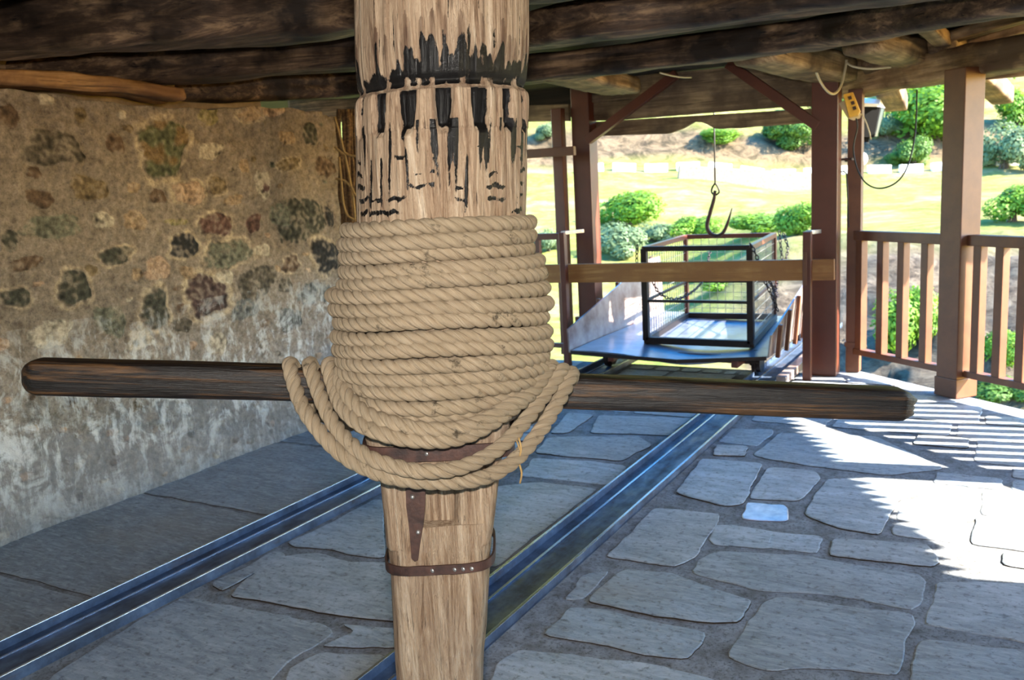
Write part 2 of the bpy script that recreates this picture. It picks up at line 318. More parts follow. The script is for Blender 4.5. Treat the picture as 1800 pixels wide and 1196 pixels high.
# ------------------------------------------------------------------ floor: mortar bed and flagstones
rnd = random.Random(7)
CHX = [(-3.155, -2.90), (-1.795, -1.55)]          # the two steel channels
def c4(*p): return [(x/2.411+1250, y/2.411+700) for x, y in p]
def c3(*p): return [(x/2.412+860, y/2.412+700) for x, y in p]
def c2(*p): return [(x/2.571, y/2.571+800) for x, y in p]
TR = [
 c4((55, 125), (265, 130), (268, 150), (195, 205), (25, 188)), c4((20, 197), (160, 206), (150, 248), (0, 244)),
 c4((172, 242), (290, 145), (700, 160), (1000, 300), (740, 328), (420, 288), (235, 258)), c3((900, 255), (1160, 275), (1085, 450), (1000, 462), (840, 420), (785, 400)),
 c4((240, 292), (440, 305), (472, 340), (380, 438), (155, 428), (190, 360)), c4((490, 342), (740, 337), (815, 420), (780, 470), (715, 582), (530, 552), (390, 500), (420, 420)),
 c4((50, 532), (330, 572), (485, 582), (462, 660), (180, 628), (0, 618)), c4((510, 592), (930, 617), (985, 700), (940, 718), (490, 668)),
 c4((10, 645), (350, 655), (900, 748), (922, 780), (900, 870), (860, 900), (640, 856), (400, 826), (200, 818), (-90, 742), (-60, 680)),
 c4((215, 855), (300, 836), (560, 874), (850, 908), (872, 950), (838, 1020), (828, 1110), (800, 1178), (500, 1148), (230, 1158), (50, 1098)),
 c4((955, 770), (1330, 778), (1560, 800), (1560, 1070), (1326, 1038), (1150, 1008), (990, 976), (900, 962), (915, 900)),
 c4((862, 1012), (1326, 1064), (1560, 1090), (1560, 1330), (840, 1290), (847, 1100)),
 c3((700, 462), (980, 487), (982, 520), (920, 600), (880, 680), (790, 718), (700, 708), (485, 673), (645, 520)), c3((950, 532), (1060, 540), (1206, 562), (1200, 640), (960, 625), (925, 600)),
 c3((580, 722), (780, 742), (1060, 842), (1125, 862), (1060, 955), (960, 958), (700, 928), (420, 866), (415, 850), (520, 755)), c3((392, 742), (518, 727), (400, 856), (312, 858)),
 c3((335, 885), (460, 892), (700, 947), (935, 992), (900, 1058), (850, 1108), (700, 1098), (420, 1038), (218, 1002)),
 [(872, 1160), (905, 1140), (1040, 1152), (1150, 1166), (1270, 1196), (1280, 1290), (950, 1330), (820, 1290)],
 c3((460, 72), (862, 84), (765, 160), (420, 148)), c3((330, 62), (450, 70), (335, 150), (255, 150)),
 c3((335, 162), (640, 163), (695, 200), (560, 268), (360, 250), (190, 234), (245, 168)), c3((180, 252), (420, 262), (595, 287), (500, 368), (300, 348), (125, 330)),
 c3((60, 368), (200, 352), (465, 382), (235, 558), (30, 715), (-330, 700), (-300, 520), (-100, 380)),
 c2((1400, 350), (1690, 200), (1735, 200), (1745, 468), (1600, 458), (1480, 428), (1330, 415), (1290, 398)),
 c2((1075, 590), (1240, 462), (1450, 440), (1560, 482), (1900, 490), (1820, 760), (1500, 727), (1250, 677), (1025, 638)),
 c2((880, 642), (1450, 752), (1518, 800), (1420, 870), (1300, 938), (1235, 1018), (1050, 1150), (90, 1150), (230, 990), (780, 645)),
 c2((1545, 765), (1900, 790), (1800, 878), (1500, 866), (1445, 866), (1600, 792)), c2((1432, 892), (1770, 902), (1640, 1018), (1500, 1110), (1250, 1110), (1305, 965)),
 c2((945, 580), (1080, 522), (1240, 432), (1305, 452), (1060, 588), (1000, 618)),
]
POLYS = []
for p in TR: POLYS.append([tuple(onz(x, y)[:2]) for x, y in p])
NTR = len(POLYS)
puddle = [tuple(onz(x, y)[:2]) for x, y in c4((145, 440), (320, 450), (332, 480), (330, 528), (122, 514))]
POLYS.append(puddle)
def inpoly(p, poly):
    x, y = p; c = False; n = len(poly)
    for i in range(n):
        x1, y1 = poly[i]; x2, y2 = poly[(i+1) % n]
        if (y1 > y) != (y2 > y) and x < (x2-x1)*(y-y1)/(y2-y1)+x1: c = not c
    return c
EDGE = [(-1.1, 7.32), (-.37, 6.72), (1.42, 5.26), (2.75, 4.15), (3.3, 3.6), (3.3, -2.2)]
FLOOR = [(-4.32, -2.2), (-4.32, 5.1), (-4.75, 5.15), (-4.75, 7.15), (-1.45, 7.15), (-1.1, 7.34), (-.33, 6.7), (1.46, 5.22), (2.75, 4.15), (3.3, 3.6), (3.3, -2.2)]
def free(poly):
    pts = list(poly)+[tuple((np.array(poly[i])+np.array(poly[(i+1) % len(poly)]))/2) for i in range(len(poly))]+[tuple(np.mean(poly, 0))]
    for q in pts:
        if not inpoly(q, FLOOR): return False
        for a, b in CHX:
            if a-.035 < q[0] < b+.035: return False
        if -3.16 < q[0] < -.0 or True:
            for P in POLYS:
                if inpoly(q, P): return False
    for P in POLYS[:NTR+1]:
        for q in P:
            if inpoly(q, poly): return False
    return True
auto = []
for (x0, x1, hgt, wd) in ((-4.3, -3.19, .9, 1.4), (-2.86, -1.83, .32, .5), (-1.50, 3.3, .40, .62)):
    y = -2.1
    while y < 7.3:
        h = hgt*rnd.uniform(.8, 1.25); x = x0+rnd.uniform(-.2, 0)
        while x < x1:
            w = wd*rnd.uniform(.7, 1.4); a, b = max(x, x0), min(x+w, x1)
            if b-a > .12:
                j = lambda s=.025: rnd.uniform(-s, s)
                q = [(a+.012+j(.01), y+.012+j(.01)), (b-.012+j(.01), y+.012+j()*.6), (b-.012+j(.01), y+h-.012+j(.01)), ((a+b)/2, y+h-.012+j(.012)), (a+.012+j(.01), y+h-.012+j(.01))]
                if free(q): auto.append(q)
                else:
                    # split in four and keep what fits
                    for (u, v) in ((0, 0), (.5, 0), (0, .5), (.5, .5)):
                        ax, ay = a+(b-a)*u, y+h*v; bx, by = ax+(b-a)*.5, ay+h*.5
                        qq = [(ax+.012, ay+.01), (bx-.01, ay+.014), (bx-.014, by-.01), (ax+.01, by-.012)]
                        if bx-ax > .09 and free(qq): auto.append(qq)
            x += w
        y += h
def stone_mesh(polys):
    V, Fs, Cc, MI = [], [], [], []
    for k, (poly, tcol, mi) in enumerate(polys):
        P = [np.array(p) for p in poly]; A = sum(P[i][0]*P[(i+1) % len(P)][1]-P[(i+1) % len(P)][0]*P[i][1] for i in range(len(P)))
        if A < 0: P = P[::-1]
        pts = []
        n = len(P)
        for i in range(n):                       # rounded corners and ragged edges
            a, b, c = P[i-1], P[i], P[(i+1) % n]
            la, lc = np.linalg.norm(a-b), np.linalg.norm(c-b); r = min(.035, la*.3, lc*.3)
            s, e = b+(a-b)/la*r, b+(c-b)/lc*r
            for t in (0, .5, 1): pts.append((1-t)**2*s+2*t*(1-t)*b+t*t*e)
            nx = P[(i+1) % n]; r2 = min(.035, lc*.3); e2 = nx+(b-nx)/lc*r2; L = np.linalg.norm(e2-e); m = int(L/.03)
            for q in range(1, m): pts.append(e+(e2-e)*q/m)
        cen = np.mean(pts, 0); out = []
        for p in pts:
            d = p-cen; d /= np.linalg.norm(d)+1e-6
            p = p+d*(.012*mnoise.noise(Vector((p[0]*9, p[1]*9, k)))+.006*mnoise.noise(Vector((p[0]*40, p[1]*40, k)))-.002)
            for a, b in CHX:
                if a-.012 < p[0] < b+.012: p = np.array([a-.012 if p[0] < (a+b)/2 else b+.012, p[1]])
            out.append(p)
        z = rnd.uniform(-.002, .004); b0 = len(V); m = len(out)
        for lev, (ins, zz) in enumerate(((0, -.014), (.004, z-.0025), (.009, z))):
            for p in out:
                d = cen-p; L = np.linalg.norm(d)+1e-6; q = p+d/L*min(ins, L*.3)
                V.append((q[0], q[1], zz+(.0015*mnoise.noise(Vector((q[0]*8, q[1]*8, 3))) if lev == 2 else 0))); Cc.append(tcol)
        for lev in range(2):
            for i in range(m):
                j = (i+1) % m; Fs.append((b0+lev*m+i, b0+lev*m+j, b0+(lev+1)*m+j, b0+(lev+1)*m+i)); MI.append(3 if lev == 0 else mi)
        Fs.append(tuple(b0+2*m+i for i in range(m))); MI.append(mi)
    return V, Fs, Cc, MI
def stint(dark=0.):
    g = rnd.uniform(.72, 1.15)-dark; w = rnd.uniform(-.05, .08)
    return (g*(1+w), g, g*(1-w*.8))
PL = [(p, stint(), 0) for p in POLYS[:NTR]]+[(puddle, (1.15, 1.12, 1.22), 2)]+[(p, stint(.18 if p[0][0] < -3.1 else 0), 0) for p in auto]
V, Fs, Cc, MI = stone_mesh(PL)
M_marble = plain('pale_lilac_slab', '#c9c8da', .2, 0, .3, 9, .05, .6, '#8f93a8')
# mortar bed as a fine grid clipped to the floor outline
b0 = len(V); bm = bmesh.new(); vs = [bm.verts.new((x, y, -.0045)) for x, y in FLOOR]; f = bm.faces.new(vs)
lower = [bm.verts.new((x, y, -.22)) for x, y in FLOOR]
for i in range(len(FLOOR)):
    j = (i+1) % len(FLOOR); bm.faces.new((vs[i], lower[i], lower[j], vs[j]))
bm.faces.new(lower[::-1]); bm.verts.index_update()
for v in bm.verts: V.append(tuple(v.co)); Cc.append((1, 1, 1))
for f in bm.faces: Fs.append(tuple(b0+v.index for v in f.verts)); MI.append(1)
bm.free()
flo = mobj('floor', V, Fs, [M_slate, M_joint, M_marble, M_crack], col=Cc, matidx=MI); flo['kind'] = 'structure'
# ------------------------------------------------------------------ steel channels
def channel(x0, x1, label):
    t = empty('rail_channel', ((x0+x1)/2, 2.5, 0), label, 'rail channel', None)
    bm = bmesh.new()
    box_bm(bm, Matrix.Translation((x0, 3.6, -.0005)), x1-x0, 11.6, .007, 0)
    for x in (x0, x1-.009): box_bm(bm, Matrix.Translation((x, 3.6, .0175)), .009, 11.6, .035, 0)
    bmo('channel_web', bm, M_chan, t)
    for x in (x0, x1-.009):
        bm = bmesh.new(); box_bm(bm, Matrix.Translation((x-.0015, 3.6, .0370)), .012, 11.6, .004, .001); bmo('worn_lip', bm, M_lip, t)
    bm = bmesh.new(); box_bm(bm, Matrix.Translation((x0+.062, 3.6, .006)), .012, 11.6, .006, .001); bmo('guide_rib', bm, M_lip, t)
channel(*CHX[0], 'dark steel floor channel nearer the rubble wall, rusty on its inner flange')
channel(*CHX[1], 'dark steel floor channel running past the right of the capstan post')
# ------------------------------------------------------------------ rubble wall
XW = -4.16
STN = [(285, 245, 42, 52, 'g', 1), (90, 255, 52, 34, 'b', 0), (8, 200, 24, 22, 'n', 0), (155, 322, 36, 21, 'o', 0), (90, 395, 58, 20, 'e', 0), (232, 318, 12, 10, 't', 0),
 (275, 333, 14, 14, 'n', 0), (332, 328, 28, 22, 'p', 1), (381, 315, 16, 15, 'o', 1), (365, 190, 20, 16, 'y', 0), (368, 252, 22, 17, 'w', 0), (427, 285, 8, 14, 't', 0), (460, 322, 14, 26, 'w', 0),
 (466, 328, 7, 8, 'r', 0), (505, 287, 22, 10, 'o', 1), (572, 288, 18, 19, 'n', 0), (380, 385, 27, 22, 'r', 1), (308, 379, 22, 6, 'y', 0), (235, 378, 22, 17, 't', 0), (445, 388, 14, 16, 'r', 0),
 (530, 385, 40, 42, 'k', 0), (492, 375, 18, 22, 'e', 0), (580, 378, 7, 17, 'x', 0), (322, 423, 28, 21, 'x', 1), (200, 442, 28, 16, 'k', 1), (400, 440, 38, 26, 'e', 1), (460, 437, 14, 12, 'w', 0),
 (573, 447, 26, 28, 'x', 1), (510, 463, 16, 14, 'n', 1), (45, 460, 28, 12, 'n', 0), (130, 503, 26, 34, 'k', 1), (30, 520, 26, 17, 'k', 1), (363, 513, 37, 35, 'm', 1), (272, 537, 25, 34, 'k', 1),
 (450, 493, 33, 30, 'b', 0), (553, 515, 28, 21, 's', 0), (195, 560, 28, 31, 'e', 0), (80, 168, 16, 9, 'w', 0), (212, 187, 9, 8, 'w', 0), (140, 190, 10, 16, 'o', 0), (200, 240, 16, 20, 'n', 0),
 (70, 345, 26, 16, 'n', 0), (180, 378, 20, 14, 'w', 0), (440, 195, 22, 14, 't', 1), (480, 190, 20, 12, 'p', 0), (545, 230, 12, 22, 'k', 0), (505, 240, 16, 12, 't', 0), (275, 463, 26, 20, 'p', 0),
 (410, 345, 16, 9, 't', 0), (240, 475, 10, 12, 't', 0), (395, 480, 14, 14, 'w', 0), (330, 470, 14, 12, 't', 0), (500, 500, 14, 12, 'b', 0), (90, 585, 40, 24, 'w', 0), (245, 592, 22, 20, 'w', 0), (380, 600, 20, 22, 'w', 0),
 (160, 470, 12, 10, 'o', 0), (60, 300, 14, 10, 'n', 0), (15, 420, 14, 20, 'k', 0), (430, 540, 24, 20, 's', 0), (320, 565, 18, 14, 'b', 0), (510, 560, 22, 20, 's', 0)]
SCOL = dict(g='#5f6344', b='#5d5547', n='#6b5540', o='#7f6c4a', e='#6d6e5c', t='#a58a68', p='#b29274', y='#8f8454', w='#b5a993', r='#694a40', k='#4a4a3e', x='#2f2f30', m='#54403c', s='#6c6f6e')
ys = np.arange(-.2, 5.051, .0072); zs = np.arange(-.02, 2.131, .0072); NY, NZ = len(ys), len(zs)
YY, Zg = np.meshgrid(ys, zs, indexing='ij'); nz1 = np.zeros_like(YY); nz2 = np.zeros_like(YY); nz3 = np.zeros_like(YY)
for i in range(NY):
    for j in range(NZ):
        p = (ys[i], zs[j], 0); nz1[i, j] = mnoise.noise(Vector((p[0]*2.5, p[1]*2.5, 1))); nz2[i, j] = mnoise.noise(Vector((p[0]*11, p[1]*11, 4))); nz3[i, j] = mnoise.noise(Vector((p[0]*34, p[1]*34, 8)))
disp = .024*nz1+.013*nz2+.007*nz3; base = np.array(lin('#83786c')[:3]); base2 = np.array(lin('#8f8a84')[:3])
k = np.clip((1.0-Zg)/.6+.4*nz1, 0, 1)[..., None]; colr = base*(1-k)+base2*k  # wall foot shifted greyer, partly sky light put into the colour
colr = colr*(1+.22*nz2[..., None]+.2*nz1[..., None])
def put_stone(cy, cz, a, b, key, raised, sd):
    global disp, colr
    i0, i1 = np.searchsorted(ys, [cy-a*1.7, cy+a*1.7]); j0, j1 = np.searchsorted(zs, [cz-b*1.7, cz+b*1.7])
    if i1 <= i0 or j1 <= j0: return
    s = (slice(i0, i1), slice(j0, j1)); dy = (YY[s]-cy)/a; dz = (Zg[s]-cz)/b; ang = np.arctan2(dz, dy)
    ph = sd*1.3; wob = 1+.10*np.sin(2*ang+ph)+.08*np.sin(3*ang+ph*2)+.06*np.sin(5*ang+ph*3)
    r = (np.abs(dy)**2.6+np.abs(dz)**2.6)**(1/2.6)/wob+.16*nz3[s]
    m = np.clip((1.0-r)/.10, 0, 1); ring = np.exp(-((r-1.14)/.13)**2)
    c = np.array(lin(SCOL[key])[:3]); gr = c.mean(); c = (c*.8+gr*.2)*(1.0+.9*nz3[s][..., None]+.55*nz2[s][..., None]); fade = np.clip(nz3[s]*1.5+nz2[s]*1.2-.05, 0, .6)[..., None]; c = c*(1-fade)+colr[s]*1.05*fade
    if key == 'g': c = c*(1-np.clip(nz2[s]*2.2+.1, 0, .6)[..., None])+np.array(lin('#7a5a30')[:3])*np.clip(nz2[s]*2.2+.1, 0, .6)[..., None]
    colr[s] = colr[s]*(1-m[..., None])+c*m[..., None]
    if raised: rc = np.array(lin('#b8a88e')[:3]); q = (ring*np.clip(.55+1.2*nz2[s]+.8*nz3[s], 0, .9))[..., None]; colr[s] = colr[s]*(1-q)+rc*q
    disp[s] = disp[s]*(1-.5*m)+m*(.016 if raised else .006)*np.sqrt(np.clip(1-r*r*.8, 0, 1))-ring*.004*(1-m)+ring*(.010 if raised else 0)
occ = []
for i, (x, y, rx, ry, key, ra) in enumerate(STN):
    p = onx(x, y, XW); a = abs(onx(x+rx, y, XW)[1]-onx(x-rx, y, XW)[1])/2; b = abs(onx(x, y+ry, XW)[2]-onx(x, y-ry, XW)[2])/2
    put_stone(p[1], p[2], a, b, key, ra, i); occ.append((p[1], p[2], max(a, b)))
for i in range(420):
    y, z = rnd.uniform(-.15, 5.0), rnd.uniform(.05, 2.05)
    big = y < 2.2; a = rnd.uniform(.02, .11 if big else .035); b = a*rnd.uniform(.5, .9)
    if any(abs(y-o[0]) < o[2]+a and abs(z-o[1]) < o[2]*.9+b for o in occ): continue
    occ.append((y, z, a)); put_stone(y, z, a, b, rnd.choice('bnnettppwtwo'), 0, i+99)
# top edge: ragged, slightly higher to the left
topz = 2.10+.02*np.sin(ys*3.1)+.018*vn([(q, 0, 0) for q in ys], 6, 3); topz = np.where(ys > 4.9, topz-.02, topz)
V = []; Cc = []
Xf = XW+disp
for i in range(NY):
    for j in range(NZ):
        z = zs[j]/2.13*topz[i]; V.append((Xf[i, j], ys[i]+(.012*nz2[i, j] if i > NY-6 else 0), z)); Cc.append(colr[i, j])
Fs = grid_faces(NY, NZ).tolist(); Fs = [f[::-1] for f in Fs]
# wall top, end and back give it its thickness
def strip(idx, dx):
    b = len(V)
    for q in idx: V.append((XW-dx, V[q][1], V[q][2])); Cc.append(Cc[q])
    return [b+i for i in range(len(idx))]
top = [i*NZ+NZ-1 for i in range(NY)]; bt = strip(top, .55)
for i in range(NY-1): Fs.append((top[i], top[i+1], bt[i+1], bt[i]))
end = [(NY-1)*NZ+j for j in range(NZ)]
cols = [end]
for s in range(1, 40): 
    b = len(V); row = []
    for j in range(NZ):
        p = V[end[j]]; q = .55*s/39; V.append((p[0]-q, p[1]+.014*mnoise.noise(Vector((q*14, p[2]*14, 2)))-.006, p[2])); Cc.append(np.array(Cc[end[j]])*(1+.25*mnoise.noise(Vector((q*9, p[2]*9, 7))))*.6+base*.4); row.append(b+j)
    cols.append(row)
for s in range(39):
    for j in range(NZ-1): Fs.append((cols[s][j], cols[s][j+1], cols[s+1][j+1], cols[s+1][j]))
wl = mobj('wall_left', V, Fs, M_wall, col=Cc, smooth=True); wl['kind'] = 'structure'
# the rest of the building behind and to the right of the viewer: plain rubble walls that shade the floor
def plainwall(name, p0, p1, th, z0, z1):
    o = bar(name, (p0[0], p0[1], (z0+z1)/2), (p1[0], p1[1], (z0+z1)/2), th, z1-z0, M_wallp, bev=.01); o['kind'] = 'structure'
t = NT('plain_rubble_wall', .9, .2); v = t.coord(); n = t.noise(v, 6, 8, .7); t.color(t.ramp(n, [(.3, lin('#6d5b49')), (.7, lin('#a08c76'))])); t.bump(n, .8, .03); M_wallp = t.m
plainwall('wall_right', (2.78, 4.15), (2.78, -2.2), .35, 0, 2.42)
plainwall('left_light_block', (-5.05, -2.35), (-5.05, 5.0), .5, 0, 2.42)  # added to keep daylight from leaking in above the rubble wall
plainwall('wall_back', (-4.3, -2.35), (1.2, -2.35), .3, 0, 2.42)
# ------------------------------------------------------------------ roof and ceiling
ROOF = [(-6.9, -2.5), (-6.9, 7.85), (1.35, 7.85)]
e0, e1 = np.array([1.35, 7.78]), np.array([4.2, 2.32]); n = int(np.linalg.norm(e1-e0)/.10)
dv = (e1-e0)/n; nrm = np.array([dv[1], -dv[0]]); nrm = -nrm/np.linalg.norm(nrm)
if nrm[0] < 0: nrm = -nrm
for i in range(n):
    a = e0+dv*i; ROOF.append(tuple(a)); ROOF.append(tuple(a+dv*.85+nrm*rnd.uniform(.08, .12)))
ROOF += [(4.3, -2.5)]
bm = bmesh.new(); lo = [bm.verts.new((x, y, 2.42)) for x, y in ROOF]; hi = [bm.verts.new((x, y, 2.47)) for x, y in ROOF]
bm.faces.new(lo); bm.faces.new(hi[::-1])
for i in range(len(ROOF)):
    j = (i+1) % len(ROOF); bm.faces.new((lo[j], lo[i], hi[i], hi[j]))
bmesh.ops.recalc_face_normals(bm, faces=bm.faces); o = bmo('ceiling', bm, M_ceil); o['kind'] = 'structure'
def px_beam(z, pts, w, h, label, seed, **k):
    P = [onz(x, y, zz) for x, y, zz in pts]; P = [(p[0], p[1]-w/2, p[2]) for p in P]
    o = timber('ceiling_beam', P, w, h, M_beam, seg=170, seed=seed, **k); return tag(o, label, 'beam')
px_beam(2.2, [(-300, 124, 2.24), (0, 107, 2.22), (300, 91, 2.2), (480, 80, 2.2), (633, 68, 2.2), (780, 42, 2.2), (920, 20, 2.2), (1065, 1, 2.2), (1300, -35, 2.2), (1900, -125, 2.2)], .25, .24,
        'thick smoke-blackened ceiling beam nearest the viewer, crossing above the rubble wall', 1., corner=.36, rough=.02)
px_beam(2.2, [(-60, 172, 2.2), (110, 161, 2.2), (242, 153, 2.2), (450, 140, 2.2), (633, 123, 2.2), (760, 112, 2.2), (920, 97, 2.2), (1010, 80, 2.2), (1100, 67, 2.2), (1225, 57, 2.2), (1650, 0, 2.2), (1900, -33, 2.2)], .22, .16,
        'middle dark ceiling beam passing behind the capstan post, second from the viewer', 4., corner=.36, rough=.018)
px_beam(2.2, [(250, 186, 2.2), (373, 181, 2.2), (633, 174, 2.2), (920, 150, 2.2), (1200, 121, 2.2), (1450, 90, 2.2), (1800, 30, 2.2), (2100, -20, 2.2)], .24, .165,
        'farthest of the three long dark ceiling beams, its lit underside above the hook', 7., corner=.36, rough=.018)
o = timber('ceiling_beam', [(-4.9, 1.7, 2.19), (4.2, 1.7, 2.19)], .26, .22, M_beam, seg=80, seed=11); tag(o, 'ceiling beam above the viewer, out of the top of the picture', 'beam')
# tan timber lying on the wall head
P = [onx(x, y, XW+.05) for x, y in ((-250, 152), (0, 147), (120, 151), (240, 163), (326, 174))]
o = timber('wall_plate', [(XW-.06, p[1], p[2]-.008) for p in P], .24, .075, M_plate, seg=110, seed=3, rough=.02, worn=.02); tag(o, 'split tan timber lying along the head of the rubble wall', 'wall plate')
# short cantilever beam ends beyond the third beam
def stub(a, b, da, db, w, h, label, seed):
    pa, pb = hd(*a, da), hd(*b, db); o = timber('bracket_beam', [pa, pb], w, h, M_beam2, seg=40, seed=seed, rough=.014, corner=.35, endr=.08); tag(o, label, 'beam')
stub((1320, 112), (1476, 147), 5.75, 6.85, .30, .18, 'round-ended brown beam stub above the yellow junction box', 5.)
stub((1512, 95), (1612, 121), 5.7, 6.6, .26, .17, 'square-cut brown beam stub between the two right-hand posts', 6.)
stub((985, 140), (1098, 168), 5.9, 7.3, .30, .13, 'short brown beam stub above the left gate post', 8.)
# beam along the head of the balcony posts
A = np.array([-1.35, 7.5, 2.08]); B = np.array([2.6, 4.3, 2.12])
nr = np.array([.64, .77, 0])*.13
o = timber('edge_beam', [A+nr, (A+B)/2+nr, B+nr], .28, .20, M_beam2, seg=120, seed=9, rough=.02, corner=.35, worn=.015); tag(o, 'grey-brown beam along the balcony edge, resting on the maroon railing post', 'beam')
o = bar('fascia_board', (-1.6, 7.84, 2.28), (1.3, 7.84, 2.28), .04, .27, M_plank, bev=.004); tag(o, 'brown fascia board closing the roof edge above the floodlight', 'board')
o = timber('lintel_beam', [(-4.95, 5.55, 2.10), (-3.75, 5.55, 2.10)], .22, .26, M_beam, seg=50, seed=21, corner=.3); tag(o, 'short dark lintel timber above the twig screen, left of the capstan post', 'beam')
o = bar('fascia_board', (-5.2, 7.86, 2.30), (-3.3, 7.86, 2.30), .04, .30, M_ceil, bev=.004); tag(o, 'dark board closing the roof edge left of the left gate post', 'board')
# rafters
def rafter(p, q, w, h, label): o = timber('rafter', [p, q], w, h, M_beam2, seg=24, seed=p[0]*3, rough=.006, corner=.2); return tag(o, label, 'rafter')
rafter(onr := hd(1655, 92, 6.2), hd(1762, 183, 7.9), .17, .15, 'brown rafter tail poking out below the edge beam beside the railing post')
rafter(hd(1540, 120, 6.6), hd(1573, 196, 8.2), .20, .15, 'weathered rafter tail beside the black floodlight')
rafter(hd(1622, 50, 5.6), hd(1668, 92, 6.4), .10, .08, 'small brown rafter above the edge beam, left of the railing post')
rafter(hd(1700, 92, 6.5), hd(2000, -5, 5.6), .12, .07, 'tan roof batten at the top right, above the edge beam')
rafter(hd(1640, 84, 6.3), hd(1900, 10, 5.6), .14, .07, 'brown roof batten at the top right, running down to the railing post head')
# boards hung across the front above the trolley
def board(Y, top, bot, label, seed):
    n = 60; V = []; xs_ = np.linspace(0, 1, n); tp = [ony(x, y, Y) for x, y in top]; bp = [ony(x, y, Y) for x, y in bot]
    X0, X1 = bp[0][0], bp[-1][0]
    for d in (0, .045):
        for t_ in xs_:
            x = X0+(X1-X0)*t_; zb = np.interp(x, [p[0] for p in bp], [p[2] for p in bp]); zt = np.interp(x, [p[0] for p in tp], [p[2] for p in tp])
            V.append((x, Y+d, zb+.004*mnoise.noise(Vector((x*9, seed, 0))))); V.append((x, Y+d, zt))
    Fs = []
    for i in range(n-1):
        a = 2*i; b = 2*n+2*i; Fs += [(a, a+2, a+3, a+1), (b+1, b+3, b+2, b), (a, b, b+2, a+2), (a+1, a+3, b+3, b+1)]
    Fs += [(0, 1, 2*n+1, 2*n), (2*n-2, 4*n-2, 4*n-1, 2*n-1)]
    Xo = X0; M = Matrix.Translation((Xo, Y, 2)); V = [(v[0]-Xo, v[1]-Y, v[2]-2) for v in V]
    o = mobj('front_board', V, Fs, M_plank, None, M); tag(o, label, 'board')
board(7.62, [(1030, 215), (1445, 190)], [(1030, 240), (1110, 237), (1175, 235), (1200, 226), (1220, 214), (1238, 216), (1258, 227), (1300, 225), (1445, 214)], 'lowest weathered board above the hook, with a wavy lower edge', 1)
board(7.58, [(1030, 178), (1445, 150)], [(1030, 213), (1100, 210), (1250, 198), (1365, 189), (1445, 186)], 'wide weathered board above the wavy board and a thin slit of daylight', 2)
board(7.55, [(1030, 140), (1445, 105)], [(1030, 181), (1200, 168), (1445, 152)], 'uppermost weathered board behind the diagonal braces', 3)
board(7.5, [(860, 188), (1000, 183)], [(860, 215), (1000, 213)], 'weathered cross board left of the left gate post', 4)
